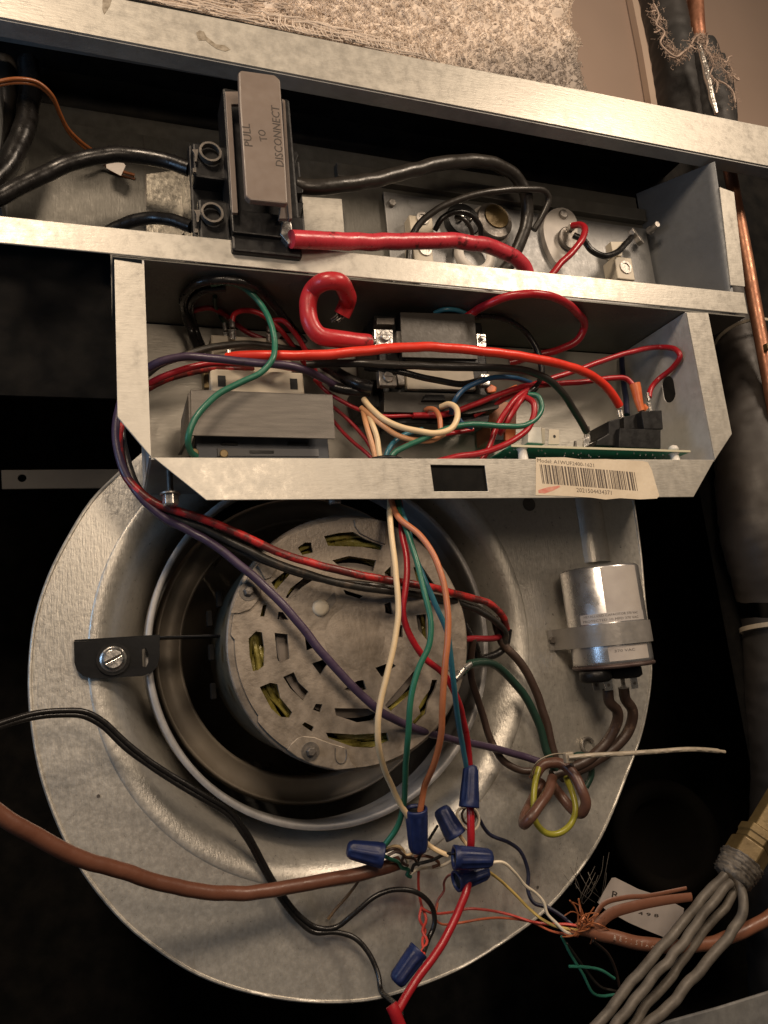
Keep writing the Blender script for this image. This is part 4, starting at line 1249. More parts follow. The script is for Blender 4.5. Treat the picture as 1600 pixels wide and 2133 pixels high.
# ------------------------------------------------------------------ insulation blanket on top of the rail
def blanket():
    e = [(205, -60), (228, -12), (300, 6), (400, 27), (500, 46), (620, 74), (740, 98), (900, 130), (1010, 151), (1120, 172), (1180, 184), (1232, 196),
         (1226, 165), (1213, 120), (1210, 80), (1197, 50), (1200, 20), (1190, -60)]
    loop = [P(u, v, 26) for u, v in e]
    g = M()
    us = []
    nx, nz = 150, 40
    rows = []
    for j in range(nz+1):
        row = []
        for i in range(nx+1):
            u = 190+(1236-190)*i/nx
            # lower edge
            pts = e[1:12]
            vb = None
            for (ua, va), (ub, vb_) in zip(pts, pts[1:]):
                if ua <= u <= ub:
                    vb = va+(vb_-va)*(u-ua)/(ub-ua)
            if vb is None:
                vb = -20 if u < 228 else 196
            v = -70+(vb+14+70)*j/nz
            # ragged right edge
            lim = 1200+ (18 if v > 60 else 0)+ max(0, v-120)*0.35
            uu = min(u, lim+5*noise.noise(Vector((0, v*0.05, 0)))*2)
            p = P(uu, v, 30)
            d = noise.noise(p*0.06)*4+noise.noise(p*0.17)*3.4+noise.noise(p*0.38)*2.2
            edge = max(0, 1-(lim-uu)/40)
            p.y += -d+edge*edge*14
            row.append(len(g.v)+len(us)); us.append(p)
        rows.append(row)
    faces = [[rows[j][i], rows[j][i+1], rows[j+1][i+1], rows[j+1][i]] for j in range(nz) for i in range(nx)]
    g.add(us, faces, True)
    # a long roll of many short curled fibres over the face
    rnd = random.Random(11)
    for k in range(8000):
        i = int(rnd.random()*nx*0.999); j = int(nz*0.15+rnd.random()*nz*0.85*0.999)
        c = us[rows[j][i]]+Vector((rnd.uniform(-3, 3), -0.2, rnd.uniform(-2, 2)))
        leftness = 1-i/nx
        L = rnd.uniform(2.5, 7.0)
        if leftness > 0.62:
            a = rnd.gauss(-0.15, 0.25); L *= 1.6; curl = 0.3
        else:
            a = rnd.uniform(0, 6.28); curl = rnd.uniform(0.6, 2.2)
        w = rnd.uniform(0.25, 0.62)
        q = c.copy(); vs = []; ns = 4
        for s_ in range(ns+1):
            d = Vector((math.cos(a), 0, math.sin(a)))
            n = Vector((-d.z, 0, d.x))
            h = -0.3-2.0*math.sin(math.pi*s_/ns)*min(1, curl)*rnd.uniform(0.4, 1)
            b = q+Vector((0, h, 0))
            vs += [b+n*w, b-n*w, b+Vector((0, -w*1.3, 0))]
            q = q+d*L/ns; a += curl*rnd.uniform(0.2, 1.0)
        fs = []
        for s_ in range(ns):
            o = s_*3
            for x in range(3):
                y = (x+1) % 3
                fs.append([o+x, o+y, o+3+y, o+3+x])
        g.add(vs, fs, True)
    for k in range(60):
        u0 = rnd.uniform(240, 760); L_ = rnd.uniform(40, 150)
        def low(u): return 6+(u-300)*0.206
        off = rnd.uniform(6, 34)
        pts = [(u0+L_*i/4, low(u0+L_*i/4)-off+rnd.uniform(-3, 3), 21+rnd.uniform(-1.5, 1)) for i in range(5)]
        g.tube(PP(pts), rnd.uniform(0.35, 0.8), 5)
    for k in range(40):
        u0 = 560+k*9+rnd.uniform(-4, 4)
        v0 = 6+(u0-300)*0.206-rnd.uniform(4, 10)
        g.tube(PP([(u0, v0, 21), (u0-4-rnd.uniform(0, 6), v0-10, 20), (u0-8, v0-20-rnd.uniform(0, 8), 21)]), rnd.uniform(0.3, 0.6), 5)
    g.recalc = False
    o = g.build("insulation_blanket", BLANKET, label="fluffy beige fibre insulation lying on top of the long upper rail", cat="insulation", kind="stuff")
blanket()

# ------------------------------------------------------------------ pipes at the right
# foam sleeves at the top
def pipe(name, label, cat, pts, w, material, group=None, sides=24, rough=0.0, parent=None):
    p = PP(pts); q = spline(p, 3)
    n = len(q)
    def rad(t):
        x = t*(len(w)-1); i = min(int(x), len(w)-2)
        ref = q[int(t*(n-1))]
        return mm(w[i]+(w[i+1]-w[i])*(x-i), ref)/2
    g = M(); g.tube(q, rad, sides, spl=False)
    if rough:
        for i, a in enumerate(g.v):
            g.v[i] = a+Vector((noise.noise(a*0.09), noise.noise(a*0.09+Vector((9, 0, 0))), noise.noise(a*0.09+Vector((0, 7, 0)))))*rough
    return g.build(name, material, parent, label, cat, group)
pipe("foam_sleeve", "lint covered black foam pipe sleeve rising at the top right behind the rail", "pipe insulation",
     [(1366, -60, 120), (1385, 30, 120), (1402, 110, 120), (1416, 190, 120), (1430, 290, 120)], [88, 86, 88, 92, 92], FOAM, rough=1.6)
t = thing("split_sleeve", "short black foam sleeve split open over a foil wrapped copper pipe at top right", "pipe insulation", P(1485, 250, 90))
pipe("foam", None, None, [(1455, 98, 100), (1466, 140, 100), (1478, 200, 100), (1490, 290, 100)], [66, 82, 86, 86], FOAM, rough=1.2, parent=t)
pipe("foam_flap", None, None, [(1500, 118, 92), (1505, 170, 92), (1510, 230, 92), (1516, 290, 92)], [20, 42, 46, 46], FOAM, rough=1.2, parent=t)
pipe("foil_wrap", None, None, [(1456, 95, 70), (1466, 130, 70), (1476, 170, 70), (1485, 210, 70), (1492, 236, 70)], [9, 12, 15, 13, 8], FOILM, rough=0.8, parent=t)
copper_pts = [(1444, -60, 100), (1449, 10, 102), (1454, 70, 106), (1466, 125, 118), (1484, 205, 118), (1501, 280, 90), (1519, 350, 58), (1534, 430, 58), (1554, 535, 58), (1573, 640, 56), (1590, 730, 54), (1612, 850, 52), (1640, 1000, 50)]
pipe("copper_pipe", "long copper refrigerant pipe running down the right edge of the photo", "copper pipe", copper_pts, [34, 32, 26, 22, 24, 26, 27, 27, 27, 27], COPPER, sides=20)
pipe("suction_pipe", "fat black brown insulated pipe hanging right of the control box", "insulated pipe",
     [(1512, 600, 120), (1528, 680, 112), (1545, 780, 100), (1562, 900, 90), (1578, 1020, 86), (1592, 1140, 84), (1606, 1250, 90)], [84, 86, 100, 128, 160, 165, 130], FOAMB, rough=1.5, sides=32)
pipe("lower_suction_pipe", "dark insulated pipe running down the right edge below the lower tie", "insulated pipe",
     [(1612, 1290, 100), (1618, 1400, 104), (1625, 1520, 110), (1632, 1700, 120), (1640, 1900, 130), (1650, 2200, 140)], [122, 126, 118, 150, 160, 150], FOAM, rough=1.5, sides=32)
def tie_ring(name, label, c, ax, rx, w, material=TIE):
    t = thing(name, label, "cable tie", c)
    g = M()
    ax = Vector(ax).normalized()
    a1 = Vector((1, 0, 0)); a1 = (a1-ax*ax.dot(a1)).normalized(); a2 = ax.cross(a1)
    n = 60
    vs = []
    for k in range(n):
        a = 2*math.pi*k/n
        d = a1*math.cos(a)+a2*math.sin(a)
        for rr_, h in ((0, -w), (1.4, -w), (1.4, w), (0, w)):
            vs.append(Vector(c)+d*(rx+rr_)+ax*h)
    fs = []
    for k in range(n):
        k2 = (k+1) % n
        for x in range(4):
            y = (x+1) % 4
            fs.append([k*4+x, k2*4+x, k2*4+y, k*4+y])
    g.add(vs, fs); g.build("band", material, t)
    return t
c = P(1548, 700, 108)
tt = tie_ring("cable_tie", "pale nylon tie round the top of the fat pipe and the copper pipe", P(1552, 706, 96), (0.12, 0.25, 1), mm(58, c), 1.9)
c2 = P(1598, 722, 44); g = M(); g.box(c2.x-3, c2.x+3, c2.y-3, c2.y+3, c2.z-4, c2.z+3, 0.8); g.build("buckle", BRASS, tt)
c = P(1610, 1308, 96)
tie_ring("cable_tie", "pale nylon tie round the dark pipe at the lower right edge", c, (0.1, 0.1, 1), mm(61, c), 2.3)
# lint strands on the sleeves
g = M(); rnd = random.Random(4)
def strands(n, centres, spread, L0, w0, g):
    for k in range(n):
        u, v, Y = rnd.choice(centres)
        c = P(u+rnd.gauss(0, spread), v+rnd.gauss(0, spread*1.3), Y+rnd.uniform(-6, 0))
        a = rnd.uniform(0, 6.28); b = rnd.uniform(-0.8, 0.8); q = [c.copy()]
        for s_ in range(5):
            d = Vector((math.cos(a)*math.cos(b), math.sin(b)*0.6, math.sin(a)*math.cos(b)))
            q.append(q[-1]+d*L0*rnd.uniform(0.5, 1.2)); a += rnd.uniform(-1.3, 1.3); b += rnd.uniform(-0.6, 0.6)
        g.tube(q, w0*rnd.uniform(0.5, 1.2), 4, step=1.6, caps=False)
cs = [(1360, 20, 72), (1372, 45, 72), (1382, 70, 72), (1390, 95, 72), (1398, 110, 72), (1408, 122, 72), (1420, 112, 72), (1440, 95, 62), (1455, 78, 62), (1466, 88, 58), (1480, 110, 55), (1488, 130, 55), (1500, 125, 55), (1512, 140, 55), (1520, 155, 55), (1490, 165, 55)]
strands(900, cs, 6.5, 1.5, 0.24, g)
strands(40, [(1525, 190, 60), (1530, 215, 60)], 6, 1.5, 0.22, g)
strands(26, cs, 5, 4.0, 0.9, g)
for q in ([(1362, 8), (1372, 30), (1368, 52), (1384, 66), (1376, 90), (1392, 108), (1408, 118), (1424, 108), (1440, 96)],
          [(1440, 92), (1450, 76), (1464, 72), (1474, 84), (1470, 104), (1484, 118), (1500, 122), (1518, 134), (1526, 148)],
          [(1478, 110), (1486, 134), (1480, 158), (1494, 172), (1492, 194)], [(1496, 168), (1512, 176), (1526, 190), (1532, 214)]):
    p_ = [(u, v, 58) for u, v in q]
    g.tube(PP(p_), 1.1, 6)
g.recalc = False
g.build("lint_strands", LINT, label="tangled beige lint strands clinging to the black sleeves and copper pipe", cat="lint", kind="stuff")

# brass distributor with tubes, lower right -----------------------------------------
t = thing("brass_distributor", "brass hex fitting wrapped in foil tape with four pale tubes at the lower right", "pipe fitting", P(1540, 1850, 60))
ax = (P(1610, 1700, 50)-P(1530, 1835, 50)).normalized()
c = P(1545, 1795, 50)
g = M(); g.lathe(c, ax, [(0.01, 0), (mm(37, c), 0), (mm(41, c), 2), (mm(41, c), 16), (mm(36, c), 18), (0.01, 18)], 6, False); g.build("hex_nut", BRASS, t, bevel=1)
c3 = c+ax*18
g = M(); g.lathe(c3, ax, [(mm(33, c3), 0), (mm(35, c3), 1), (mm(35, c3), 6), (mm(38, c3), 7), (mm(38, c3), 14), (mm(28, c3), 16), (mm(28, c3), 70)], 6, False); g.build("body", BRASS, t, bevel=0.8)
g = M()
prof = [(0.01, 2)]
for k in range(18):
    prof.append((mm(40, c)+(1.4 if k % 3 == 0 else 0)+(0.6 if k % 2 else 0)-k*0.15, 1-k*1.15))
prof.append((0.01, -20))
g.lathe(c, ax, prof, 56)
for i, a_ in enumerate(g.v):
    g.v[i] = a_+Vector((noise.noise(a_*0.35), noise.noise(a_*0.35+Vector((7, 0, 0))), noise.noise(a_*0.3+Vector((0, 9, 0)))))*1.3
g.build("foil_tape", TUBEW, t)
for pts, w in (([(1510, 1822, 46), (1475, 1860, 44), (1440, 1900, 40), (1390, 1960, 36), (1320, 2040, 34), (1230, 2150, 34)], 20),
               ([(1520, 1840, 42), (1480, 1885, 38), (1440, 1940, 34), (1380, 2015, 30), (1330, 2075, 28), (1270, 2150, 26)], 20),
               ([(1532, 1850, 46), (1510, 1890, 44), (1460, 1950, 44), (1400, 2030, 42), (1340, 2105, 40), (1300, 2160, 38)], 18),
               ([(1536, 1830, 44), (1548, 1865, 38), (1549, 1890, 34), (1535, 1925, 34), (1490, 1985, 32), (1420, 2065, 30), (1340, 2150, 28)], 20)):
    wire("tube", None, None, pts, w, TUBEW, parent=t, sides=14, wob=0.45)
# paper tag
t = thing("paper_tag", "worn white paper tag with faint print behind the frayed copper coloured cable", "tag", P(1340, 1955, 110))
g = M(); g.prism(poly([(1275, 1829), (1282, 1828), (1330, 1852), (1380, 1868), (1425, 1892), (1420, 1925), (1402, 1955), (1385, 1953), (1340, 1935), (1310, 1922), (1262, 1895), (1245, 1880)], 110), (0, 0.5, 0)); g.build("paper", PAPERW, t)
fit_text("R", None, (1274, 1862), (1288, 1866), (1286, 1840), 12, INKG, "lettering", t, 109.9)
fit_text("4 9 8", None, (1330, 1902), (1372, 1908), (1355, 1885), 6, INKG, "lettering", t, 109.9)
# dim round cap in the dark
t = thing("round_drain_cap", "barely visible dark brown round cap in the shadow right of the blower", "cap", P(1390, 1820, 220))
c = P(1388, 1745, 230)
g = M(); g.lathe(c, (-0.3, -1, 0.25), [(mm(110, c), -60), (mm(116, c), 0), (mm(108, c), 7), (mm(80, c), 8), (mm(76, c), -4), (0.01, -6)], 60); g.build("cap_body", DARKBR, t)

# ------------------------------------------------------------------ wiring
WL = "wire"
G1 = "thin wires hanging from the box grommet"
G2 = "wires inside the control box"
G3 = "wires crossing the blower"
G4 = "fine thermostat wires"
# hanging bundle
wire("cream_wire", "cream wire hanging straight down in front of the motor into a blue nut", WL,
     [(808, 1000, 24), (812, 1045, 22), (812, 1075, 14), (820, 1150, 6), (828, 1230, 2), (829, 1290, 0), (815, 1370, 0), (793, 1460, 2), (787, 1530, 8), (797, 1590, 22), (822, 1650, 40), (850, 1702, 50)], 13, CRM, G1)
wire("red_wire", "red wire curving down over the motor behind the green one to a blue nut", WL,
     [(826, 1000, 24), (832, 1050, 24), (838, 1110, 18), (848, 1170, 10), (844, 1230, 7), (840, 1280, 8), (855, 1325, 10), (885, 1370, 12), (925, 1405, 14), (950, 1450, 20), (965, 1500, 34), (975, 1550, 46), (980, 1605, 54)], 14, RED, G1)
wire("green_wire", "green wire bending over the motor down to the leftmost blue nut", WL,
     [(825, 1000, 22), (830, 1060, 18), (850, 1112, 8), (868, 1170, 0), (885, 1240, -6), (897, 1290, -8), (895, 1340, -8), (873, 1390, -6), (857, 1450, -4), (850, 1530, 4), (845, 1600, 24), (840, 1680, 48), (826, 1725, 60), (800, 1762, 66), (790, 1772, 68)], 13, GRN, G1)
wire("blue_wire", "teal blue wire beside the green one hanging over the motor to a blue nut", WL,
     [(824, 1000, 26), (832, 1050, 20), (848, 1095, 12), (862, 1150, 4), (888, 1215, -1), (912, 1270, 0), (932, 1320, 2), (940, 1380, 6), (946, 1430, 12), (953, 1490, 26), (962, 1545, 42), (972, 1600, 54)], 12, BLU, G1)
wire("orange_brown_wire", "orange brown wire bowing right over the motor down to a blue nut", WL,
     [(812, 1000, 20), (817, 1048, 18), (832, 1080, 10), (872, 1112, 0), (905, 1160, -8), (927, 1230, -14), (934, 1300, -16), (928, 1380, -14), (922, 1460, -8), (919, 1530, 4), (905, 1590, 20), (884, 1640, 40), (875, 1690, 48)], 14, ORN, G1)
wire("lower_red_wire", "glossy red wire falling from the right hand nuts past the scroll rim", WL,
     [(979, 1672, 55), (980, 1700, 52), (982, 1750, 52), (978, 1800, 62), (973, 1850, 54), (960, 1885, 52), (943, 1925, 50), (905, 1990, 46), (868, 2040, 44), (838, 2090, 40), (826, 2110, 38)], 17, RED, G1)
wire("red_tail", "red wire end twisted at the bottom edge below the blower", WL, [(815, 2092, 36), (822, 2108, 34), (828, 2125, 34), (842, 2160, 34)], 26, RED, G1)

def nut(tip, wide, Yt, Yw, wt, ww, label, flip=False):
    t = thing("wire_nut", label, "wire nut", P(*wide, Yw), "blue wire nuts")
    a, b = P(*wide, Yw), P(*tip, Yt)
    ax = b-a; L_ = ax.length; ax.normalize()
    ra, rb = mm(ww, a)/2, mm(wt, b)/2
    n = 32
    a1 = ax.orthogonal().normalized(); a2 = ax.cross(a1)
    prof = [(ra*0.75, 0.06), (ra*0.80, 0.0), (ra*1.0, 0.0), (ra*1.02, 0.03), (ra*1.0, 0.10), (ra*0.97, 0.14)]
    vs = []; rows = 0
    prof += [(ra+(rb-ra)*s_-0.0, s_) for s_ in (0.18, 0.3, 0.45, 0.6, 0.75, 0.86)]+[(rb*0.97, 0.91), (rb*0.86, 0.96), (rb*0.55, 0.99), (0.01, 1.0)]
    for (r, s_) in prof:
        for k in range(n*2):
            an = math.pi*k/n
            m_ = 1.0
            if 0.15 < s_ < 0.9:
                m_ = 1.0+(0.045 if (k//2) % 4 < 2 else -0.035)
            vs.append(a+ax*L_*s_+(a1*math.cos(an)+a2*math.sin(an))*r*m_)
    fs = []
    for i in range(len(prof)-1):
        for k in range(n*2):
            k2 = (k+1) % (n*2)
            fs.append([i*2*n+k, i*2*n+k2, (i+1)*2*n+k2, (i+1)*2*n+k])
    g = M(); g.add(vs, fs, True); g.build("ribbed_cap", NUTBLUE, t)
    g = M(); g.cyl(a+ax*L_*0.08, ax, ra*0.78, 0.5, 20); g.build("dark_mouth", BLACKM, t)
nut((872, 1776), (867, 1684), 56, 48, 38, 47, "blue wire nut standing mouth up below the orange brown wire")
nut((722, 1768), (798, 1782), 72, 66, 34, 50, "leftmost blue wire nut lying on its side at the end of the green wire")
nut((917, 1682), (950, 1742), 66, 60, 34, 46, "blue wire nut tilted between the upright one and the red wire")
nut((981, 1592), (977, 1682), 54, 50, 29, 42, "highest blue wire nut below the red and teal blue wires")
nut((1027, 1788), (945, 1786), 40, 46, 36, 48, "blue wire nut lying across the red wire with its tip pointing right")
nut((1016, 1812), (950, 1836), 62, 60, 34, 42, "blue wire nut half hidden below the one lying across the red wire")
nut((823, 2048), (873, 1978), 58, 58, 36, 42, "lowest blue wire nut beside the red wire near the scroll's bottom rim")

# fine wires
wire("white_wire", "thin white wire wriggling from the tip of the right blue nut to the frayed cable", WL,
     [(1010, 1800, 58), (1045, 1796, 56), (1070, 1815, 60), (1095, 1845, 64), (1118, 1862, 66), (1133, 1880, 66), (1140, 1903, 66), (1158, 1922, 64), (1180, 1942, 60), (1205, 1945, 60)], 6.5, WHT, G4, 8)
wire("navy_wire", "thin dark wire arcing over the scroll from the highest nut to the frayed cable", WL,
     [(985, 1672, 70), (998, 1705, 78), (1020, 1738, 84), (1060, 1755, 86), (1085, 1775, 86), (1100, 1815, 84), (1100, 1855, 80), (1112, 1880, 76), (1140, 1890, 74), (1170, 1908, 70), (1200, 1935, 64)], 8, NAVY, G4, 8)
wire("yellow_wire", "thin yellow wire running from the right nuts to the frayed cable", WL,
     [(995, 1808, 60), (1015, 1815, 64), (1040, 1832, 70), (1070, 1860, 74), (1100, 1890, 74), (1130, 1915, 70), (1160, 1930, 66), (1205, 1938, 62)], 6.5, YEL, G4, 8)
wire("thin_red_wire", "thin red wire from the twisted pair across the scroll to the frayed cable", WL,
     [(878, 1892, 86), (900, 1902, 86), (935, 1901, 86), (975, 1893, 84), (1010, 1895, 84), (1060, 1905, 80), (1110, 1920, 76), (1150, 1925, 72), (1180, 1925, 66), (1210, 1930, 60)], 5.5, REDT, G4, 8)
wire("thin_orange_wire", "thin orange red wire lying just below the red one towards the frayed cable", WL,
     [(912, 1880, 92), (908, 1915, 90), (920, 1925, 88), (960, 1922, 86), (1000, 1915, 84), (1050, 1912, 82), (1110, 1922, 78), (1150, 1940, 72), (1205, 1950, 64)], 5, wire_mat("thin_orange_insulation", (0.42, 0.10, 0.045), 0.4, 0.1), G4, 8)
wire("twisted_red_wire", "thin red wire twisted with its twin above the lowest blue nut", WL,
     [(872, 1812, 84), (872, 1850, 90), (878, 1885, 90), (888, 1915, 86), (880, 1940, 80), (890, 1960, 74), (876, 1985, 66)], 6, REDT, G4, 8)
wire("twisted_red_wire", "second strand of the twisted thin red pair entering the lowest nut", WL,
     [(878, 1890, 88), (874, 1915, 84), (886, 1938, 84), (880, 1958, 76), (884, 1990, 64)], 6, REDT, G4, 8)
wire("thin_brownish_red_wire", "short brownish red wire wandering below the half hidden blue nut", WL,
     [(955, 1828, 72), (938, 1822, 80), (925, 1838, 88), (925, 1855, 90), (912, 1875, 92), (905, 1900, 92)], 5, wire_mat("brownish_red", (0.22, 0.06, 0.045), 0.45), G4, 8)
wire("brown_stub", "short loose thin brown wire end lying on the scroll below the brown cable", WL,
     [(752, 1825, 92), (742, 1842, 94), (722, 1868, 96), (700, 1893, 97), (683, 1915, 98)], 6.5, wire_mat("olive_brown", (0.15, 0.095, 0.05), 0.45), G4, 8)
wire("green_twist", "thin green wire twisted in the tangle right of the leftmost nut", WL,
     [(800, 1782, 66), (815, 1790, 68), (828, 1795, 70), (838, 1808, 72), (852, 1812, 74), (848, 1822, 76), (856, 1826, 78)], 8, GRN, G4, 8)
wire("black_twist", "short black wire running from the tangle into the right blue nut", WL,
     [(858, 1815, 70), (862, 1802, 68), (880, 1797, 66), (905, 1790, 62), (925, 1780, 58), (948, 1778, 52)], 7, BLK, G4, 8)
wire("black_stub", "short black wire poking up between the upright and the tilted blue nuts", WL,
     [(868, 1800, 76), (875, 1782, 74), (896, 1745, 76), (912, 1720, 80)], 6, BLK, G4, 8)
wire("cream_stub", "short thick cream wire stub between the upright nut and the right nut", WL,
     [(880, 1748, 62), (895, 1762, 62), (912, 1772, 60), (935, 1782, 56)], 10, CRM, G4, 8)
wire("cream_stub", "short cream wire joining the tilted nut to the red wire", WL,
     [(955, 1735, 62), (963, 1748, 62), (975, 1762, 60)], 8, CRM, G4, 8)
wire("white_loop", "thin white wire looped round the red wire under the highest nut", WL,
     [(975, 1680, 66), (962, 1683, 64), (952, 1692, 62), (956, 1706, 60), (966, 1722, 60), (982, 1730, 62), (994, 1722, 66), (998, 1705, 68), (992, 1688, 68), (982, 1680, 66)], 6, WHT, G4, 8)
wire("brown_loop", "thin brown wire looped inside the white loop under the highest nut", WL,
     [(970, 1682, 68), (962, 1695, 66), (966, 1710, 66), (978, 1718, 68), (990, 1708, 70), (990, 1692, 70)], 5, BRN, G4, 8)
rnd = random.Random(21)
tg = [("tangle_wire", "frayed brown conductor twisted into the tangle beside the leftmost nut", BRN, [(800, 1775, 68), (818, 1768, 64), (832, 1772, 66), (845, 1785, 64), (862, 1788, 66), (872, 1802, 70)]),
      ("tangle_wire", "pale conductor crossing the tangle from the leftmost nut", CRM, [(802, 1770, 70), (822, 1762, 68), (838, 1768, 70), (846, 1782, 72), (860, 1778, 70)]),
      ("tangle_wire", "white conductor sweeping under the tangle towards the right nut", WHT, [(852, 1826, 84), (862, 1815, 82), (885, 1808, 82), (912, 1806, 80), (932, 1798, 76), (945, 1790, 70)]),
      ("tangle_wire", "pale kinked conductor in the middle of the tangle", CREAMP, [(832, 1760, 74), (838, 1778, 70), (848, 1792, 72), (850, 1808, 76), (856, 1818, 78)]),
      ("tangle_wire", "reddish conductor below the upright nut in the tangle", BRNJ, [(862, 1785, 78), (885, 1783, 76), (902, 1788, 76), (915, 1800, 78), (900, 1806, 80)]),
      ("tangle_wire", "dark brown conductor looping left of the upright nut", BRN, [(808, 1782, 60), (825, 1774, 60), (840, 1780, 60), (838, 1796, 66), (850, 1803, 68)])]
for n_, l_, m_, p_ in tg:
    wire(n_, l_, WL, p_, 6.5, m_, G4, 8)

# thick cables over the blower
wire("brown_cable", "thick brown cable sagging across the bottom of the blower scroll", "cable",
     [(-40, 1668, 6), (-5, 1692, 10), (60, 1732, 18), (150, 1782, 30), (250, 1812, 44), (340, 1840, 56), (440, 1858, 66), (520, 1860, 74), (600, 1847, 78), (700, 1830, 80), (780, 1812, 78), (832, 1797, 78)], 30, BRNC, None, 18)
wa = [(-40, 1522, 40), (-5, 1508, 44), (60, 1488, 52), (130, 1480, 60), (175, 1482, 64), (215, 1503, 68), (270, 1553, 72), (340, 1604, 76), (430, 1658, 80), (480, 1690, 82), (513, 1732, 84), (545, 1790, 92), (583, 1855, 94), (622, 1905, 94), (660, 1932, 94), (700, 1931, 92), (735, 1905, 88), (780, 1868, 84), (825, 1853, 82), (870, 1860, 80), (900, 1890, 80), (905, 1925, 80), (893, 1955, 78), (882, 1985, 66)]
wire("black_wire", "black wire of the pair looping up again to the lowest blue nut", WL, wa, 11, BLK, "black wire pair across the scroll")
wb = [(u-3, v+9, Y+1) for u, v, Y in wa[:14]]+[(655, 1942, 94), (700, 1942, 93), (738, 1953, 90), (768, 1985, 86), (788, 2030, 80), (793, 2062, 74), (812, 2082, 60), (832, 2102, 44), (836, 2118, 38)]
wire("black_wire", "black wire of the pair running down to the twisted red end at the bottom", WL, wb, 11, BLK, "black wire pair across the scroll")

# purple, red and black leads: inside the box, out through its left wall, over the motor
wire("purple_wire", "long purple wire leaving the box at left and crossing the motor face diagonally", WL,
     [(735, 812, 60), (700, 803, 46), (665, 785, 32), (636, 772, 24), (592, 760, 18), (549, 757, 16), (483, 751, 16), (417, 744, 20), (374, 745, 26), (330, 755, 34), (275, 790, 42), (248, 850, 44), (242, 910, 44), (256, 975, 42), (292, 1032, 40), (345, 1080, 38), (400, 1108, 34), (440, 1132, 30), (490, 1170, 26), (550, 1220, 22), (620, 1295, 20), (680, 1370, 20), (740, 1435, 22), (790, 1480, 24), (850, 1512, 32), (920, 1535, 50), (1000, 1552, 74), (1080, 1572, 84), (1140, 1592, 84)], 18, PURP, G3)
wire("red_motor_wire", "grimy red wire leaving the box at left and crossing above the motor centre", WL,
     [(560, 772, 70), (500, 770, 58), (440, 768, 50), (380, 778, 48), (330, 797, 48), (278, 830, 46), (250, 890, 46), (248, 935, 44), (262, 990, 42), (305, 1036, 38), (355, 1060, 34), (420, 1080, 28), (500, 1112, 22), (580, 1150, 16), (660, 1176, 14), (740, 1196, 14), (830, 1212, 16), (900, 1224, 22), (960, 1240, 36), (1020, 1258, 58), (1048, 1285, 72), (1055, 1310, 80)], 18, REDG, G3)
wire("black_motor_wire", "grimy black wire running just under the red one across the motor", WL,
     [(700, 745, 70), (640, 735, 62), (570, 722, 56), (510, 717, 54), (440, 724, 52), (380, 742, 52), (325, 765, 52), (275, 815, 52), (254, 880, 52), (262, 950, 50), (290, 1020, 46), (345, 1070, 40), (430, 1103, 32), (500, 1138, 26), (580, 1175, 20), (650, 1198, 19), (720, 1217, 19), (800, 1230, 20), (880, 1240, 26), (960, 1257, 44), (1020, 1285, 66), (1052, 1318, 80), (1050, 1345, 86)], 17, BLKG, G3)
wire("second_black_wire", "black wire sheltering behind the red and black pair at the left of the motor", WL,
     [(300, 1045, 60), (345, 1085, 52), (420, 1112, 40), (500, 1150, 30), (560, 1172, 27), (640, 1200, 27), (720, 1214, 27), (800, 1222, 28), (900, 1240, 40), (990, 1262, 66), (1045, 1300, 84)], 14, BLKG, G3)
# bundle right of the motor
wire("brown_wire", "brown wire bowing down from the bundle end to the tied knot", WL,
     [(1030, 1285, 84), (1045, 1335, 86), (1080, 1375, 84), (1112, 1430, 84), (1137, 1500, 84), (1150, 1555, 84), (1160, 1600, 84)], 18, BRN, G3)
wire("dark_green_wire", "dark green ground wire arching from the motor edge down to the tied knot", WL,
     [(962, 1402, 40), (975, 1386, 42), (1000, 1379, 52), (1035, 1388, 66), (1070, 1420, 76), (1100, 1460, 80), (1125, 1515, 82), (1142, 1575, 82), (1158, 1610, 84)], 17, GRND, G3)
t = thing("ground_terminal", "small silver crimp terminal at the right edge of the motor", "wire terminal", P(960, 1402, 36))
g = M(); g.tube(PP([(950, 1414, 36), (966, 1394, 36)]), mm(7, P(960, 1400, 36)), 10, spl=False); g.tube(PP([(968, 1392, 37), (980, 1383, 40)]), mm(6, P(960, 1400, 36)), 10, spl=False); g.build("crimp_barrel", STEEL, t)
wire("thin_brown_wire", "dusty brown wire hanging from the motor edge and curling into the knot", WL,
     [(985, 1330, 60), (980, 1400, 76), (1000, 1470, 90), (1022, 1540, 92), (1050, 1585, 90), (1085, 1605, 88), (1115, 1606, 86)], 15, BRN, G3)
wire("dark_red_wire", "short dark red wire emerging beside the motor shell at its right", WL,
     [(962, 1332, 56), (990, 1330, 62), (1025, 1330, 78), (1045, 1325, 86)], 13, REDD, G3)
wire("dark_motor_lead", "black motor lead tucked between the motor and the inlet ring", WL,
     [(965, 1300, 62), (990, 1345, 70), (1000, 1370, 80), (1050, 1350, 90), (1060, 1310, 88)], 16, BLK, G3)
wire("capacitor_wire", "left of the two dusty brown leads under the capacitor", WL,
     [(1266, 1436, 66), (1268, 1460, 68), (1287, 1482, 72), (1284, 1512, 78), (1262, 1548, 84), (1225, 1582, 86), (1180, 1605, 84), (1150, 1615, 84)], 22, BRN, "capacitor leads", 16)
wire("capacitor_wire", "right of the two dusty brown leads under the capacitor", WL,
     [(1300, 1432, 72), (1303, 1456, 74), (1317, 1480, 76), (1313, 1512, 82), (1290, 1548, 86), (1255, 1575, 88), (1215, 1598, 88), (1170, 1618, 86)], 22, BRN, "capacitor leads", 16)
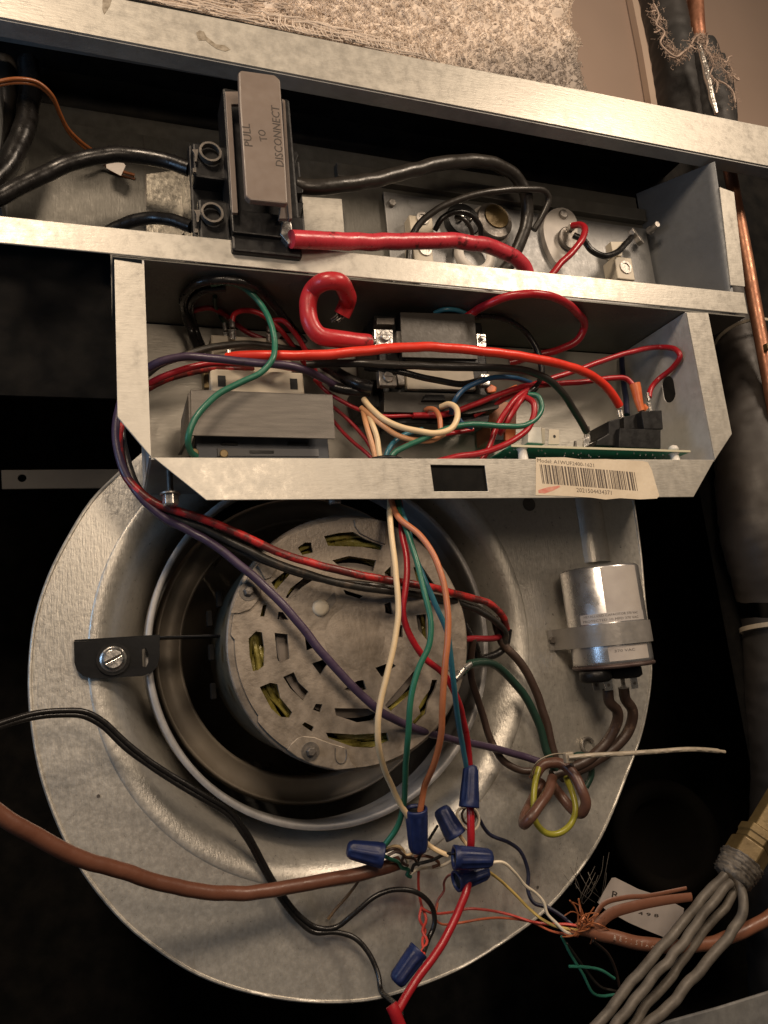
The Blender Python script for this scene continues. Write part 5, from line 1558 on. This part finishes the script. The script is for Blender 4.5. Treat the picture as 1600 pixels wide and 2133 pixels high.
wire("coiled_brown_wire", "coppery brown wire loop bulging to the right below the knot", WL,
     [(1110, 1625, 76), (1135, 1592, 72), (1168, 1590, 66), (1195, 1612, 58), (1212, 1645, 50), (1220, 1675, 50), (1212, 1694, 56), (1195, 1688, 68), (1172, 1662, 78), (1150, 1635, 82)], 22, wire_mat("coppery_brown_insulation", (0.10, 0.046, 0.031), 0.38, 0.3, (0.06, 0.03, 0.02)), G3, 16)
wire("coiled_brown_wire", "brown wire loop folded down to the left below the knot", WL,
     [(1150, 1620, 66), (1142, 1650, 54), (1122, 1680, 46), (1102, 1705, 44), (1092, 1716, 50), (1094, 1695, 62), (1112, 1660, 76), (1128, 1630, 84)], 22, wire_mat("coppery_brown_insulation", (0.10, 0.046, 0.031)), G3, 16)
wire("yellow_green_wire", "yellow green wire hanging in a round loop from the knot", WL,
     [(1122, 1600, 72), (1114, 1635, 66), (1111, 1675, 62), (1116, 1712, 60), (1138, 1735, 58), (1165, 1735, 58), (1190, 1715, 58), (1199, 1685, 58), (1192, 1650, 64), (1178, 1620, 74)], 13, YGR, G3, 14)
wire("dark_green_loop", "dark green wire loop showing at the right of the knot", WL,
     [(1170, 1600, 84), (1205, 1572, 86), (1228, 1585, 88), (1232, 1615, 92), (1220, 1640, 94)], 13, GRND, G3, 12)
t = thing("long_zip_tie", "pale zip tie cinched round the wire knot with its long tail pointing right", "cable tie", P(1160, 1620, 60))
g = M(); g.tube(PP([(1112, 1630, 80), (1108, 1608, 68), (1122, 1585, 56), (1150, 1572, 50), (1178, 1572, 50), (1190, 1590, 56), (1192, 1612, 70), (1180, 1628, 84)]), mm(9, P(1150, 1600, 60))/2, 8, flat=((0, 1, 0), 0.35)); g.build("strap", TIE, t)
c = P(1183, 1577, 48); g = M(); g.box(c.x-4, c.x+4, c.y-3.5, c.y+2, c.z-4.5, c.z+4, 1); g.build("head", TIE, t)
g = M(); g.tube(PP([(1184, 1578, 44), (1240, 1573, 40), (1300, 1570, 36), (1360, 1566, 34), (1430, 1561, 32), (1470, 1562, 32), (1510, 1566, 32)]), lambda s_: mm(10, P(1300, 1570, 40))/2*(1 if s_ < 0.95 else 0.7), 8, flat=((0, 0, 1), 1.0)); g.build("tail", TIE, t)

# wiring inside the control box
wire("thick_red_cable_hook", "very thick red cable bent into a hook left of the contactor", "cable",
     [(712, 655, 30), (722, 632, 24), (722, 608, 18), (702, 587, 14), (676, 586, 12), (652, 602, 12), (641, 635, 12), (646, 672, 13), (664, 697, 14), (700, 707, 15), (740, 710, 17), (767, 714, 20)], 37, REDP, G2, 20)
t = thing("bare_cable_end", "dark frayed bare conductor sticking out of the thick red hook's tip", "wire end", P(708, 668, 30))
g = M(); rnd = random.Random(2)
for k in range(16):
    du, dv = rnd.uniform(-9, 9), rnd.uniform(-3, 3)
    g.tube(PP([(712+du, 650, 28+rnd.uniform(-4, 4)), (708+du*0.9, 660+dv, 30+rnd.uniform(-4, 4)), (696+du*0.8, 668+dv, 33+rnd.uniform(-4, 4))]), 0.8, 5)
g.build("strands", BOLTM, t)
wire("bright_red_wire", "bright orange red wire sweeping right over the contactor to the black relay", WL,
     [(474, 745, 44), (495, 742, 38), (560, 741, 26), (640, 740, 16), (700, 737, 10), (760, 731, 4), (830, 724, 0), (900, 723, -2), (980, 729, -2), (1050, 737, 0), (1120, 748, 4), (1180, 762, 10), (1228, 780, 16), (1260, 803, 22), (1280, 828, 27), (1290, 846, 31)], 20, REDB, G2, 16)
wire("long_black_wire", "long black wire running just under the bright red one to the circuit board", WL,
     [(640, 760, 46), (700, 757, 34), (780, 758, 22), (860, 762, 18), (950, 765, 16), (1030, 766, 14), (1100, 773, 14), (1145, 792, 18), (1175, 822, 24), (1198, 858, 32), (1222, 900, 40)], 16, GRY, G2, 14)
wire("black_curve_wire", "black wire sagging over the tan coil of the contactor", WL,
     [(760, 765, 34), (820, 772, 26), (900, 790, 24), (960, 800, 26), (1010, 790, 30)], 14, BLK, G2)
wire("red_loop_wire", "red wire arching high from the contactor round to the right", WL,
     [(960, 668, 34), (985, 652, 30), (1020, 632, 26), (1060, 618, 24), (1110, 612, 24), (1160, 622, 26), (1200, 648, 30), (1217, 680, 36), (1203, 708, 44), (1165, 728, 52), (1115, 742, 60), (1060, 755, 70)], 16, RED, G2, 14)
wire("black_arc_wire", "black wire dropping in an arc from behind the contactor cover", WL,
     [(985, 660, 40), (1020, 660, 42), (1060, 668, 44), (1095, 692, 46), (1117, 725, 48), (1128, 765, 50), (1126, 790, 52), (1110, 815, 56), (1080, 838, 60)], 13, BLK, G2)
wire("crimson_wire", "crimson wire looping high at the right and plugging into the relay top", WL,
     [(985, 866, 44), (1035, 840, 40), (1085, 812, 36), (1140, 792, 34), (1200, 772, 34), (1260, 750, 34), (1320, 732, 34), (1375, 723, 34), (1408, 728, 36), (1417, 742, 38), (1402, 765, 40), (1372, 790, 40), (1355, 812, 40), (1352, 828, 38)], 11, RED, G2)
wire("crimson_wire", "crimson wire running level to the orange flag terminal", WL,
     [(860, 865, 40), (930, 862, 38), (990, 842, 34), (1040, 822, 30), (1090, 806, 28), (1150, 801, 28), (1220, 795, 28), (1275, 788, 28), (1305, 790, 28), (1322, 806, 26)], 12, RED, G2)
wire("green_loop_wire", "teal green wire looping from the grommet round left of the circuit board", WL,
     [(810, 975, 20), (818, 948, 18), (845, 930, 16), (880, 915, 14), (920, 897, 12), (960, 886, 12), (1000, 884, 12), (1050, 888, 12), (1095, 885, 13), (1120, 868, 14), (1129, 845, 16), (1120, 825, 18), (1100, 822, 22)], 12, GRN, G2)
wire("blue_box_wire", "blue wire curving over the dark bracket below the contactor", WL,
     [(940, 862, 34), (946, 838, 26), (962, 815, 22), (995, 796, 20), (1035, 786, 22), (1075, 788, 28), (1105, 798, 36)], 11, BLUD, G2)
wire("blue_box_wire", "short blue wire dipping behind the cream loop end", WL, [(955, 872, 24), (965, 884, 22), (985, 890, 20)], 11, BLUD, G2)
wire("blue_box_wire", "blue wire peeking out above the contactor cover plate", WL, [(905, 652, 44), (925, 645, 38), (950, 646, 34), (975, 655, 36)], 10, BLU, G2)
wire("blue_box_wire", "pale blue wire rising out of the grommet", WL, [(800, 975, 26), (806, 945, 24), (822, 920, 26), (845, 905, 30), (880, 895, 36)], 11, BLU, G2)
wire("cream_box_wire", "cream wire looped from beside the contactor back up to it", WL,
     [(758, 832, 36), (772, 850, 30), (795, 870, 22), (830, 888, 16), (870, 898, 12), (910, 902, 10), (940, 893, 10), (953, 870, 12), (950, 850, 18), (935, 842, 26), (918, 848, 34)], 13, CRM, G2)
wire("cream_box_wire", "cream wire dropping steeply into the grommet", WL,
     [(770, 868, 32), (778, 890, 26), (786, 915, 24), (790, 945, 22), (796, 975, 22)], 12, CRM, G2)
wire("tan_box_wire", "tan wire lying under the cream loop", WL,
     [(752, 850, 40), (768, 862, 32), (795, 885, 24), (825, 905, 20), (860, 916, 18), (895, 918, 20), (925, 905, 26)], 12, TAN, G2)
wire("tan_box_wire", "tan wire beside the cream drop into the grommet", WL,
     [(757, 858, 38), (763, 885, 30), (772, 915, 26), (780, 945, 24), (788, 975, 22)], 12, TAN, G2)
wire("tan_box_wire", "orange brown wire hooking up to a blade below the contactor", WL,
     [(882, 862, 46), (890, 852, 36), (905, 853, 28), (915, 868, 22), (918, 895, 20)], 11, ORN, G2)
for (n_, l_, p_, w_) in (
     ("dark_red_box_wire", "dark red wire from behind the transformer to below the contactor", [(655, 790, 60), (680, 815, 56), (700, 828, 50), (745, 852, 42), (790, 866, 40), (860, 866, 42)], 9),
     ("dark_red_box_wire", "upper thin dark red wire slanting past the transformer corner to the grommet", [(690, 845, 60), (715, 865, 52), (740, 890, 44), (765, 920, 34), (785, 960, 26)], 8),
     ("dark_red_box_wire", "lower thin dark red wire slanting past the transformer corner to the grommet", [(690, 870, 66), (710, 895, 58), (735, 920, 46), (765, 945, 34), (785, 965, 28)], 8)):
    wire(n_, l_, WL, p_, w_, REDD if 'thin' in l_ else RED, G2)
for (l_, p_, w_) in (
     ("red wire rising from the box floor through the brown relay", [(1000, 965, 26), (1018, 935, 24), (1030, 900, 22), (1045, 870, 20), (1070, 835, 20), (1100, 810, 26)], 12),
     ("red wire sweeping along the box floor and up round the green loop", [(900, 965, 20), (950, 952, 18), (1010, 942, 16), (1060, 922, 14), (1098, 895, 14), (1113, 862, 14), (1110, 838, 16), (1095, 828, 22)], 13),
     ("red wire below the teal green loop wire", [(815, 955, 28), (840, 930, 28), (880, 918, 28), (930, 905, 28), (985, 895, 30)], 10),
     ("red wire crossing steeply in front of the brown relay", [(1040, 905, 30), (1060, 872, 22), (1080, 840, 20), (1096, 815, 26)], 13)):
    wire("red_box_wire", l_, WL, p_, w_, RED, G2)
wire("black_stub_wire", "short black stub with white ends beside the red loop", WL, [(1088, 828, 30), (1105, 815, 24), (1120, 800, 26), (1130, 785, 34)], 10, BLK, G2)
wire("dark_blue_wire", "dark blue wire standing upright behind the black relay", WL, [(1295, 745, 92), (1298, 790, 84), (1304, 830, 70), (1306, 865, 60)], 12, NAVY, G2)
wire("green_arch_wire", "green wire arching over the relay and down across the transformer", WL,
     [(440, 592, 60), (470, 588, 50), (505, 598, 36), (540, 630, 24), (563, 672, 16), (572, 715, 12), (568, 748, 8), (545, 775, 8), (505, 795, 8), (460, 818, 6), (425, 848, 4), (402, 882, 4), (392, 915, 6), (397, 940, 14), (408, 950, 22)], 13, GRN, G2)
wire("short_green_wire", "short dark green wire ending at the left push-on terminal", WL, [(448, 618, 90), (450, 640, 82), (458, 658, 74), (470, 676, 66)], 9, GRND, G2)
wire("short_green_wire", "dark green wire tucked behind the red wires", WL, [(585, 700, 64), (605, 718, 66), (630, 728, 70), (660, 735, 76)], 10, GRND, G2)
wire("black_box_loop", "thick black wire loop in the shadow at the top left of the control box", WL,
     [(412, 725, 76), (398, 690, 80), (385, 650, 82), (384, 618, 80), (405, 594, 76), (440, 585, 72), (490, 585, 66), (530, 600, 62), (570, 635, 58), (600, 672, 56), (635, 715, 56)], 17, BLK, G2)
wire("black_box_loop", "inner black wire loop in the shadow at the top left", WL,
     [(425, 728, 84), (408, 690, 88), (398, 655, 90), (400, 625, 90), (425, 605, 88), (470, 600, 84)], 15, BLK, G2)
wire("arched_red_wire", "glossy red wire arching from the shiny terminal down to the right", WL,
     [(484, 672, 56), (488, 655, 54), (510, 647, 50), (540, 653, 48), (568, 672, 50), (595, 700, 54), (615, 728, 60), (640, 765, 68), (668, 800, 74)], 11, RED, G2)
wire("arched_red_wire", "second red wire curving down behind the thick red hook", WL,
     [(566, 668, 52), (590, 668, 46), (612, 690, 46), (632, 722, 50), (650, 760, 58), (665, 790, 66)], 11, RED, G2)
wire("arched_red_wire", "dull red wire passing behind the push-on terminals", WL,
     [(400, 648, 92), (440, 642, 88), (480, 665, 80), (510, 690, 74), (545, 705, 74), (600, 712, 76)], 11, REDD, G2)
wire("crimson_left_wire", "crimson wire tucked under the purple one at the left flange", WL,
     [(285, 815, 50), (318, 795, 44), (360, 778, 38), (396, 766, 34), (440, 758, 32), (500, 757, 34), (560, 760, 40), (640, 772, 60)], 14, RED, G2)
wire("fat_black_wire", "fat black cable slanting down to the lower left lug of the contactor", WL,
     [(655, 742, 76), (680, 762, 60), (710, 782, 46), (745, 800, 34), (775, 808, 30)], 26, BLK, G2, 16)
wire("fat_black_wire", "taped black cable end lying beside the lower left lug", WL,
     [(690, 805, 46), (715, 812, 42), (745, 816, 38), (768, 818, 38)], 20, BLK, G2, 16)
t = thing("crimp_sleeve", "grey crimp sleeve at the end of the purple wire", "wire terminal", P(700, 805, 44))
g = M(); g.tube(PP([(686, 798, 46), (700, 808, 46)]), 3.4, 12, spl=False); g.build("sleeve", DULLSTEEL, t)

# wiring in the upper compartment
wire("black_supply_cable", "glossy black supply cable rising from the left edge to the disconnect block", "cable",
     [(-40, 425, 40), (0, 408, 42), (60, 378, 44), (120, 350, 46), (180, 330, 46), (240, 323, 46), (300, 326, 44), (350, 336, 40), (395, 352, 34)], 33, BLK, None, 20)
wire("lower_supply_cable", "black supply cable entering the lower left lug of the disconnect block", "cable",
     [(195, 510, 76), (235, 478, 70), (275, 460, 62), (320, 453, 54), (360, 458, 44), (400, 472, 34)], 26, BLK, None, 18)
wire("left_black_cable", "large black cable curving down at the upper left edge", "cable",
     [(60, 130, 70), (62, 190, 66), (55, 250, 62), (38, 300, 58), (12, 345, 54), (-30, 390, 50)], 44, BLK, None, 20)
wire("left_black_cable", "grey black cable behind the curving one at the far upper left", "cable",
     [(10, 130, 84), (14, 200, 82), (10, 260, 80), (-6, 320, 78), (-30, 380, 76)], 46, GRY, None, 20)
ow = [(-30, 178, 20), (0, 169, 20), (40, 164, 22), (80, 172, 28), (108, 198, 36), (125, 235, 48), (142, 268, 60), (172, 298, 72), (205, 322, 84), (235, 350, 92), (280, 365, 94)]
wire("copper_wire", "thin copper coloured wire arching over the black cables at upper left", WL, ow, 7.5, ORW, "copper coloured wires at upper left", 10)
wire("copper_wire", "second copper coloured wire running just beside the first at upper left", WL, [(u+1, v+8, Y+3) for u, v, Y in ow], 6.5, ORW, "copper coloured wires at upper left", 10)
wire("black_load_cable", "thick black cable bending from the disconnect block down behind the red cable", "cable",
     [(618, 386, 10), (640, 389, 8), (700, 387, 8), (765, 378, 12), (840, 360, 18), (915, 342, 24), (985, 335, 32), (1040, 345, 40), (1078, 372, 48), (1096, 410, 56), (1098, 455, 64), (1085, 500, 70), (1065, 545, 76), (1040, 575, 80)], 27, GRY, None, 18)
wire("black_heater_wire", "thinner black wire arching from the left terminal block to the thick black cable", WL,
     [(852, 560, 60), (853, 520, 60), (862, 485, 58), (885, 455, 54), (930, 426, 48), (985, 407, 44), (1045, 397, 42), (1100, 394, 44), (1135, 400, 48), (1143, 415, 52), (1132, 445, 58), (1112, 480, 64)], 14, GRY, None, 14)
wire("black_heater_loop", "small black wire loop over the round thermal cutout", WL,
     [(905, 480, 70), (920, 456, 62), (950, 442, 58), (982, 448, 60), (1000, 472, 66), (1002, 492, 74)], 12, BLK, "small black loops at the thermal cutout", 12)
wire("black_heater_loop", "inner small black wire loop over the thermal cutout", WL,
     [(948, 452, 66), (966, 456, 62), (980, 475, 66), (985, 500, 74)], 9, GRY, "small black loops at the thermal cutout", 12)
wire("thick_red_cable", "thick glossy red cable running right from the disconnect block and bending down", "cable",
     [(606, 498, -14), (630, 499, -12), (700, 502, -6), (780, 503, 2), (860, 502, 8), (930, 502, 14), (990, 508, 20), (1040, 520, 26), (1075, 538, 32), (1095, 562, 38), (1100, 595, 44)], 33, wire_mat("thick_red_insulation", (0.42, 0.032, 0.046), 0.3, 0.4), None, 20)
wire("short_red_wire", "short red wire hooking from behind the rail to the oval thermostat", WL,
     [(1140, 585, 52), (1165, 552, 50), (1192, 525, 48), (1213, 498, 48), (1219, 478, 52), (1210, 469, 60), (1192, 470, 70)], 14, RED, None, 14)
wire("short_black_wire", "short black wire sagging from the thermostat to the ring lug stud", WL,
     [(1195, 490, 66), (1215, 500, 62), (1232, 522, 60), (1258, 533, 60), (1285, 525, 62), (1303, 508, 66), (1316, 494, 70)], 13, BLK, None, 14)

# frayed copper coloured cable, lower right
wire("orange_cable", "orange brown thermostat cable sweeping in from the right edge", "cable",
     [(1650, 1870, 40), (1600, 1910, 42), (1550, 1940, 44), (1490, 1962, 46), (1420, 1972, 48), (1350, 1968, 50), (1290, 1955, 54), (1240, 1942, 58), (1205, 1932, 60)], 27, BRNJ, None, 18)
t = thing("stripped_jacket", "split piece of brown cable jacket pointing right from the frayed end", "cable jacket", P(1330, 1900, 60))
g = M(); g.tube(PP([(1235, 1938, 56), (1270, 1905, 54), (1320, 1888, 52), (1380, 1876, 50), (1440, 1868, 48)]), lambda s_: mm(24, P(1330, 1890, 52))/2*(1-0.25*s_), 10, flat=((0, 1, 0), 0.45)); g.build("jacket_strip", BRNJ, t)
g = M(); g.tube(PP([(1230, 1930, 62), (1255, 1885, 62), (1300, 1870, 62), (1350, 1866, 62), (1430, 1850, 60)]), lambda s_: mm(12, P(1330, 1890, 52))/2*(1-0.35*s_), 8, flat=((0, 1, 0), 0.4)); g.build("jacket_strip", BRNJ, t)
def printed(pts, txt, size, name, parent=None):
    pass
for i, (pp, mat_, lab) in enumerate((
    ([(1170, 1950, 70), (1190, 1990, 76), (1215, 2030, 80), (1235, 2068, 84), (1255, 2075, 86), (1280, 2072, 86)], TEAL, "thin green strand trailing down from the frayed cable end"),
    ([(1186, 2013, 78), (1215, 2014, 78), (1250, 2020, 80), (1280, 2038, 84)], TEAL, "short bright green strand pointing left below the frayed end"),
    ([(1235, 1960, 70), (1265, 1985, 76), (1282, 2020, 84), (1290, 2055, 90)], BRN, "thin brown strand curving down from the frayed cable end"),
    ([(1180, 1965, 84), (1220, 2020, 90), (1250, 2055, 92), (1285, 2065, 92)], GRY, "thin grey strand beside the green one in the dark"))):
    wire("loose_strand", lab, WL, pp, 6, mat_, "loose strands below the frayed cable", 8)
g = M(); rnd = random.Random(8)
for k in range(34):
    a = rnd.uniform(-0.1, 1.5)
    q_ = [(1205+rnd.uniform(-4, 10), 1936+rnd.uniform(-10, 8), 58+rnd.uniform(-6, 6))]
    st = rnd.uniform(6, 17); tw = rnd.uniform(-0.75, 0.75)
    for j in range(rnd.choice((3, 4, 5))):
        u_, v_, y_ = q_[-1]
        q_.append((u_+st*math.cos(a), v_-st*math.sin(a), y_+rnd.uniform(-5, 4)))
        a += tw+rnd.uniform(-0.25, 0.25)
    g.tube(PP(q_), rnd.uniform(0.35, 0.8), 5)
for k in range(7):
    a = rnd.uniform(2.8, 3.5); L_ = rnd.uniform(20, 45)
    g.tube(PP([(1212, 1938+rnd.uniform(-6, 8), 56), (1212+L_*0.5*math.cos(a), 1938-L_*0.5*math.sin(a)+5, 54), (1212+L_*math.cos(a), 1938-L_*math.sin(a), 60)]), rnd.uniform(0.35, 0.6), 5)
g.recalc = False
g.build("frayed_strands", COPPERW, label="bright orange copper strands splaying from the end of the stripped cable", cat="wire strands", kind="stuff")
g = M()
for k in range(16):
    u0, v0 = 1222+rnd.uniform(-35, 35), 1865+rnd.uniform(-25, 20)
    a = rnd.uniform(1.0, 2.4); L_ = rnd.uniform(40, 90)
    g.tube(PP([(u0, v0, 92), (u0+L_*0.5*math.cos(a)+rnd.uniform(-8, 8), v0-L_*0.5*math.sin(a), 88), (u0+L_*math.cos(a), v0-L_*math.sin(a), 92)]), 0.2, 4)
g.recalc = False
g.build("fine_hairs", BOLTM, label="faint fine fibres standing in the dark above the frayed cable", cat="fibres", kind="stuff")

# faded white print along the orange brown cable
def cable_print(parent, pts, w, txt, t0, t1, hpx, material):
    q = spline(PP(pts), 2.0)
    r = mm(w, q[len(q)//2])/2
    cum = [0.0]
    for a_, b_ in zip(q, q[1:]):
        cum.append(cum[-1]+(b_-a_).length)
    tot = cum[-1]
    def at(d):
        for i in range(len(cum)-1):
            if cum[i+1] >= d:
                f = (d-cum[i])/max(1e-6, cum[i+1]-cum[i])
                return q[i].lerp(q[i+1], f), (q[i+1]-q[i]).normalized()
        return q[-1], (q[-1]-q[-2]).normalized()
    camp = Vector((0, -DCAM, 0))
    g = M()
    n = len(txt)
    cu = bpy.data.curves.new("lettering", 'FONT'); cu.size = 1; cu.align_x = 'CENTER'; cu.resolution_u = 1
    ob = bpy.data.objects.new("lettering", cu); C.objects.link(ob)
    for i, ch in enumerate(txt):
        if ch == ' ':
            continue
        cu.body = ch
        dg = bpy.context.evaluated_depsgraph_get(); dg.update()
        me = bpy.data.meshes.new_from_object(ob.evaluated_get(dg))
        p, t_ = at(tot*(t0+(t1-t0)*i/(n-1)))
        t_ = -t_ if t_.x < 0 else t_
        view = (camp-p).normalized()
        nrm = (view-t_*view.dot(t_)).normalized()
        upv = nrm.cross(t_)
        if upv.z < 0:
            upv = -upv
        size = mm(hpx, p)/0.7
        vs = []
        for vv in me.vertices:
            h = (vv.co.y-0.35)*size
            a_ = h/r
            vs.append(p+t_*vv.co.x*size*0.8+(nrm*math.cos(a_)+upv*math.sin(a_))*(r*1.03))
        g.add(vs, [list(f.vertices) for f in me.polygons])
        bpy.data.meshes.remove(me)
    bpy.data.objects.remove(ob)
    g.recalc = False
    g.build("lettering", material, parent)
for o in list(bpy.data.objects):
    if o.name == "orange_cable":
        cable_print(o, [(1600, 1910, 42), (1550, 1940, 44), (1490, 1962, 46), (1420, 1972, 48), (1350, 1968, 50), (1290, 1955, 54), (1240, 1942, 58), (1205, 1932, 60)][::-1],
                    27, "RESISTANT", 0.16, 0.36, 9, mat("cable_print", (0.42, 0.33, 0.27), 0.6))
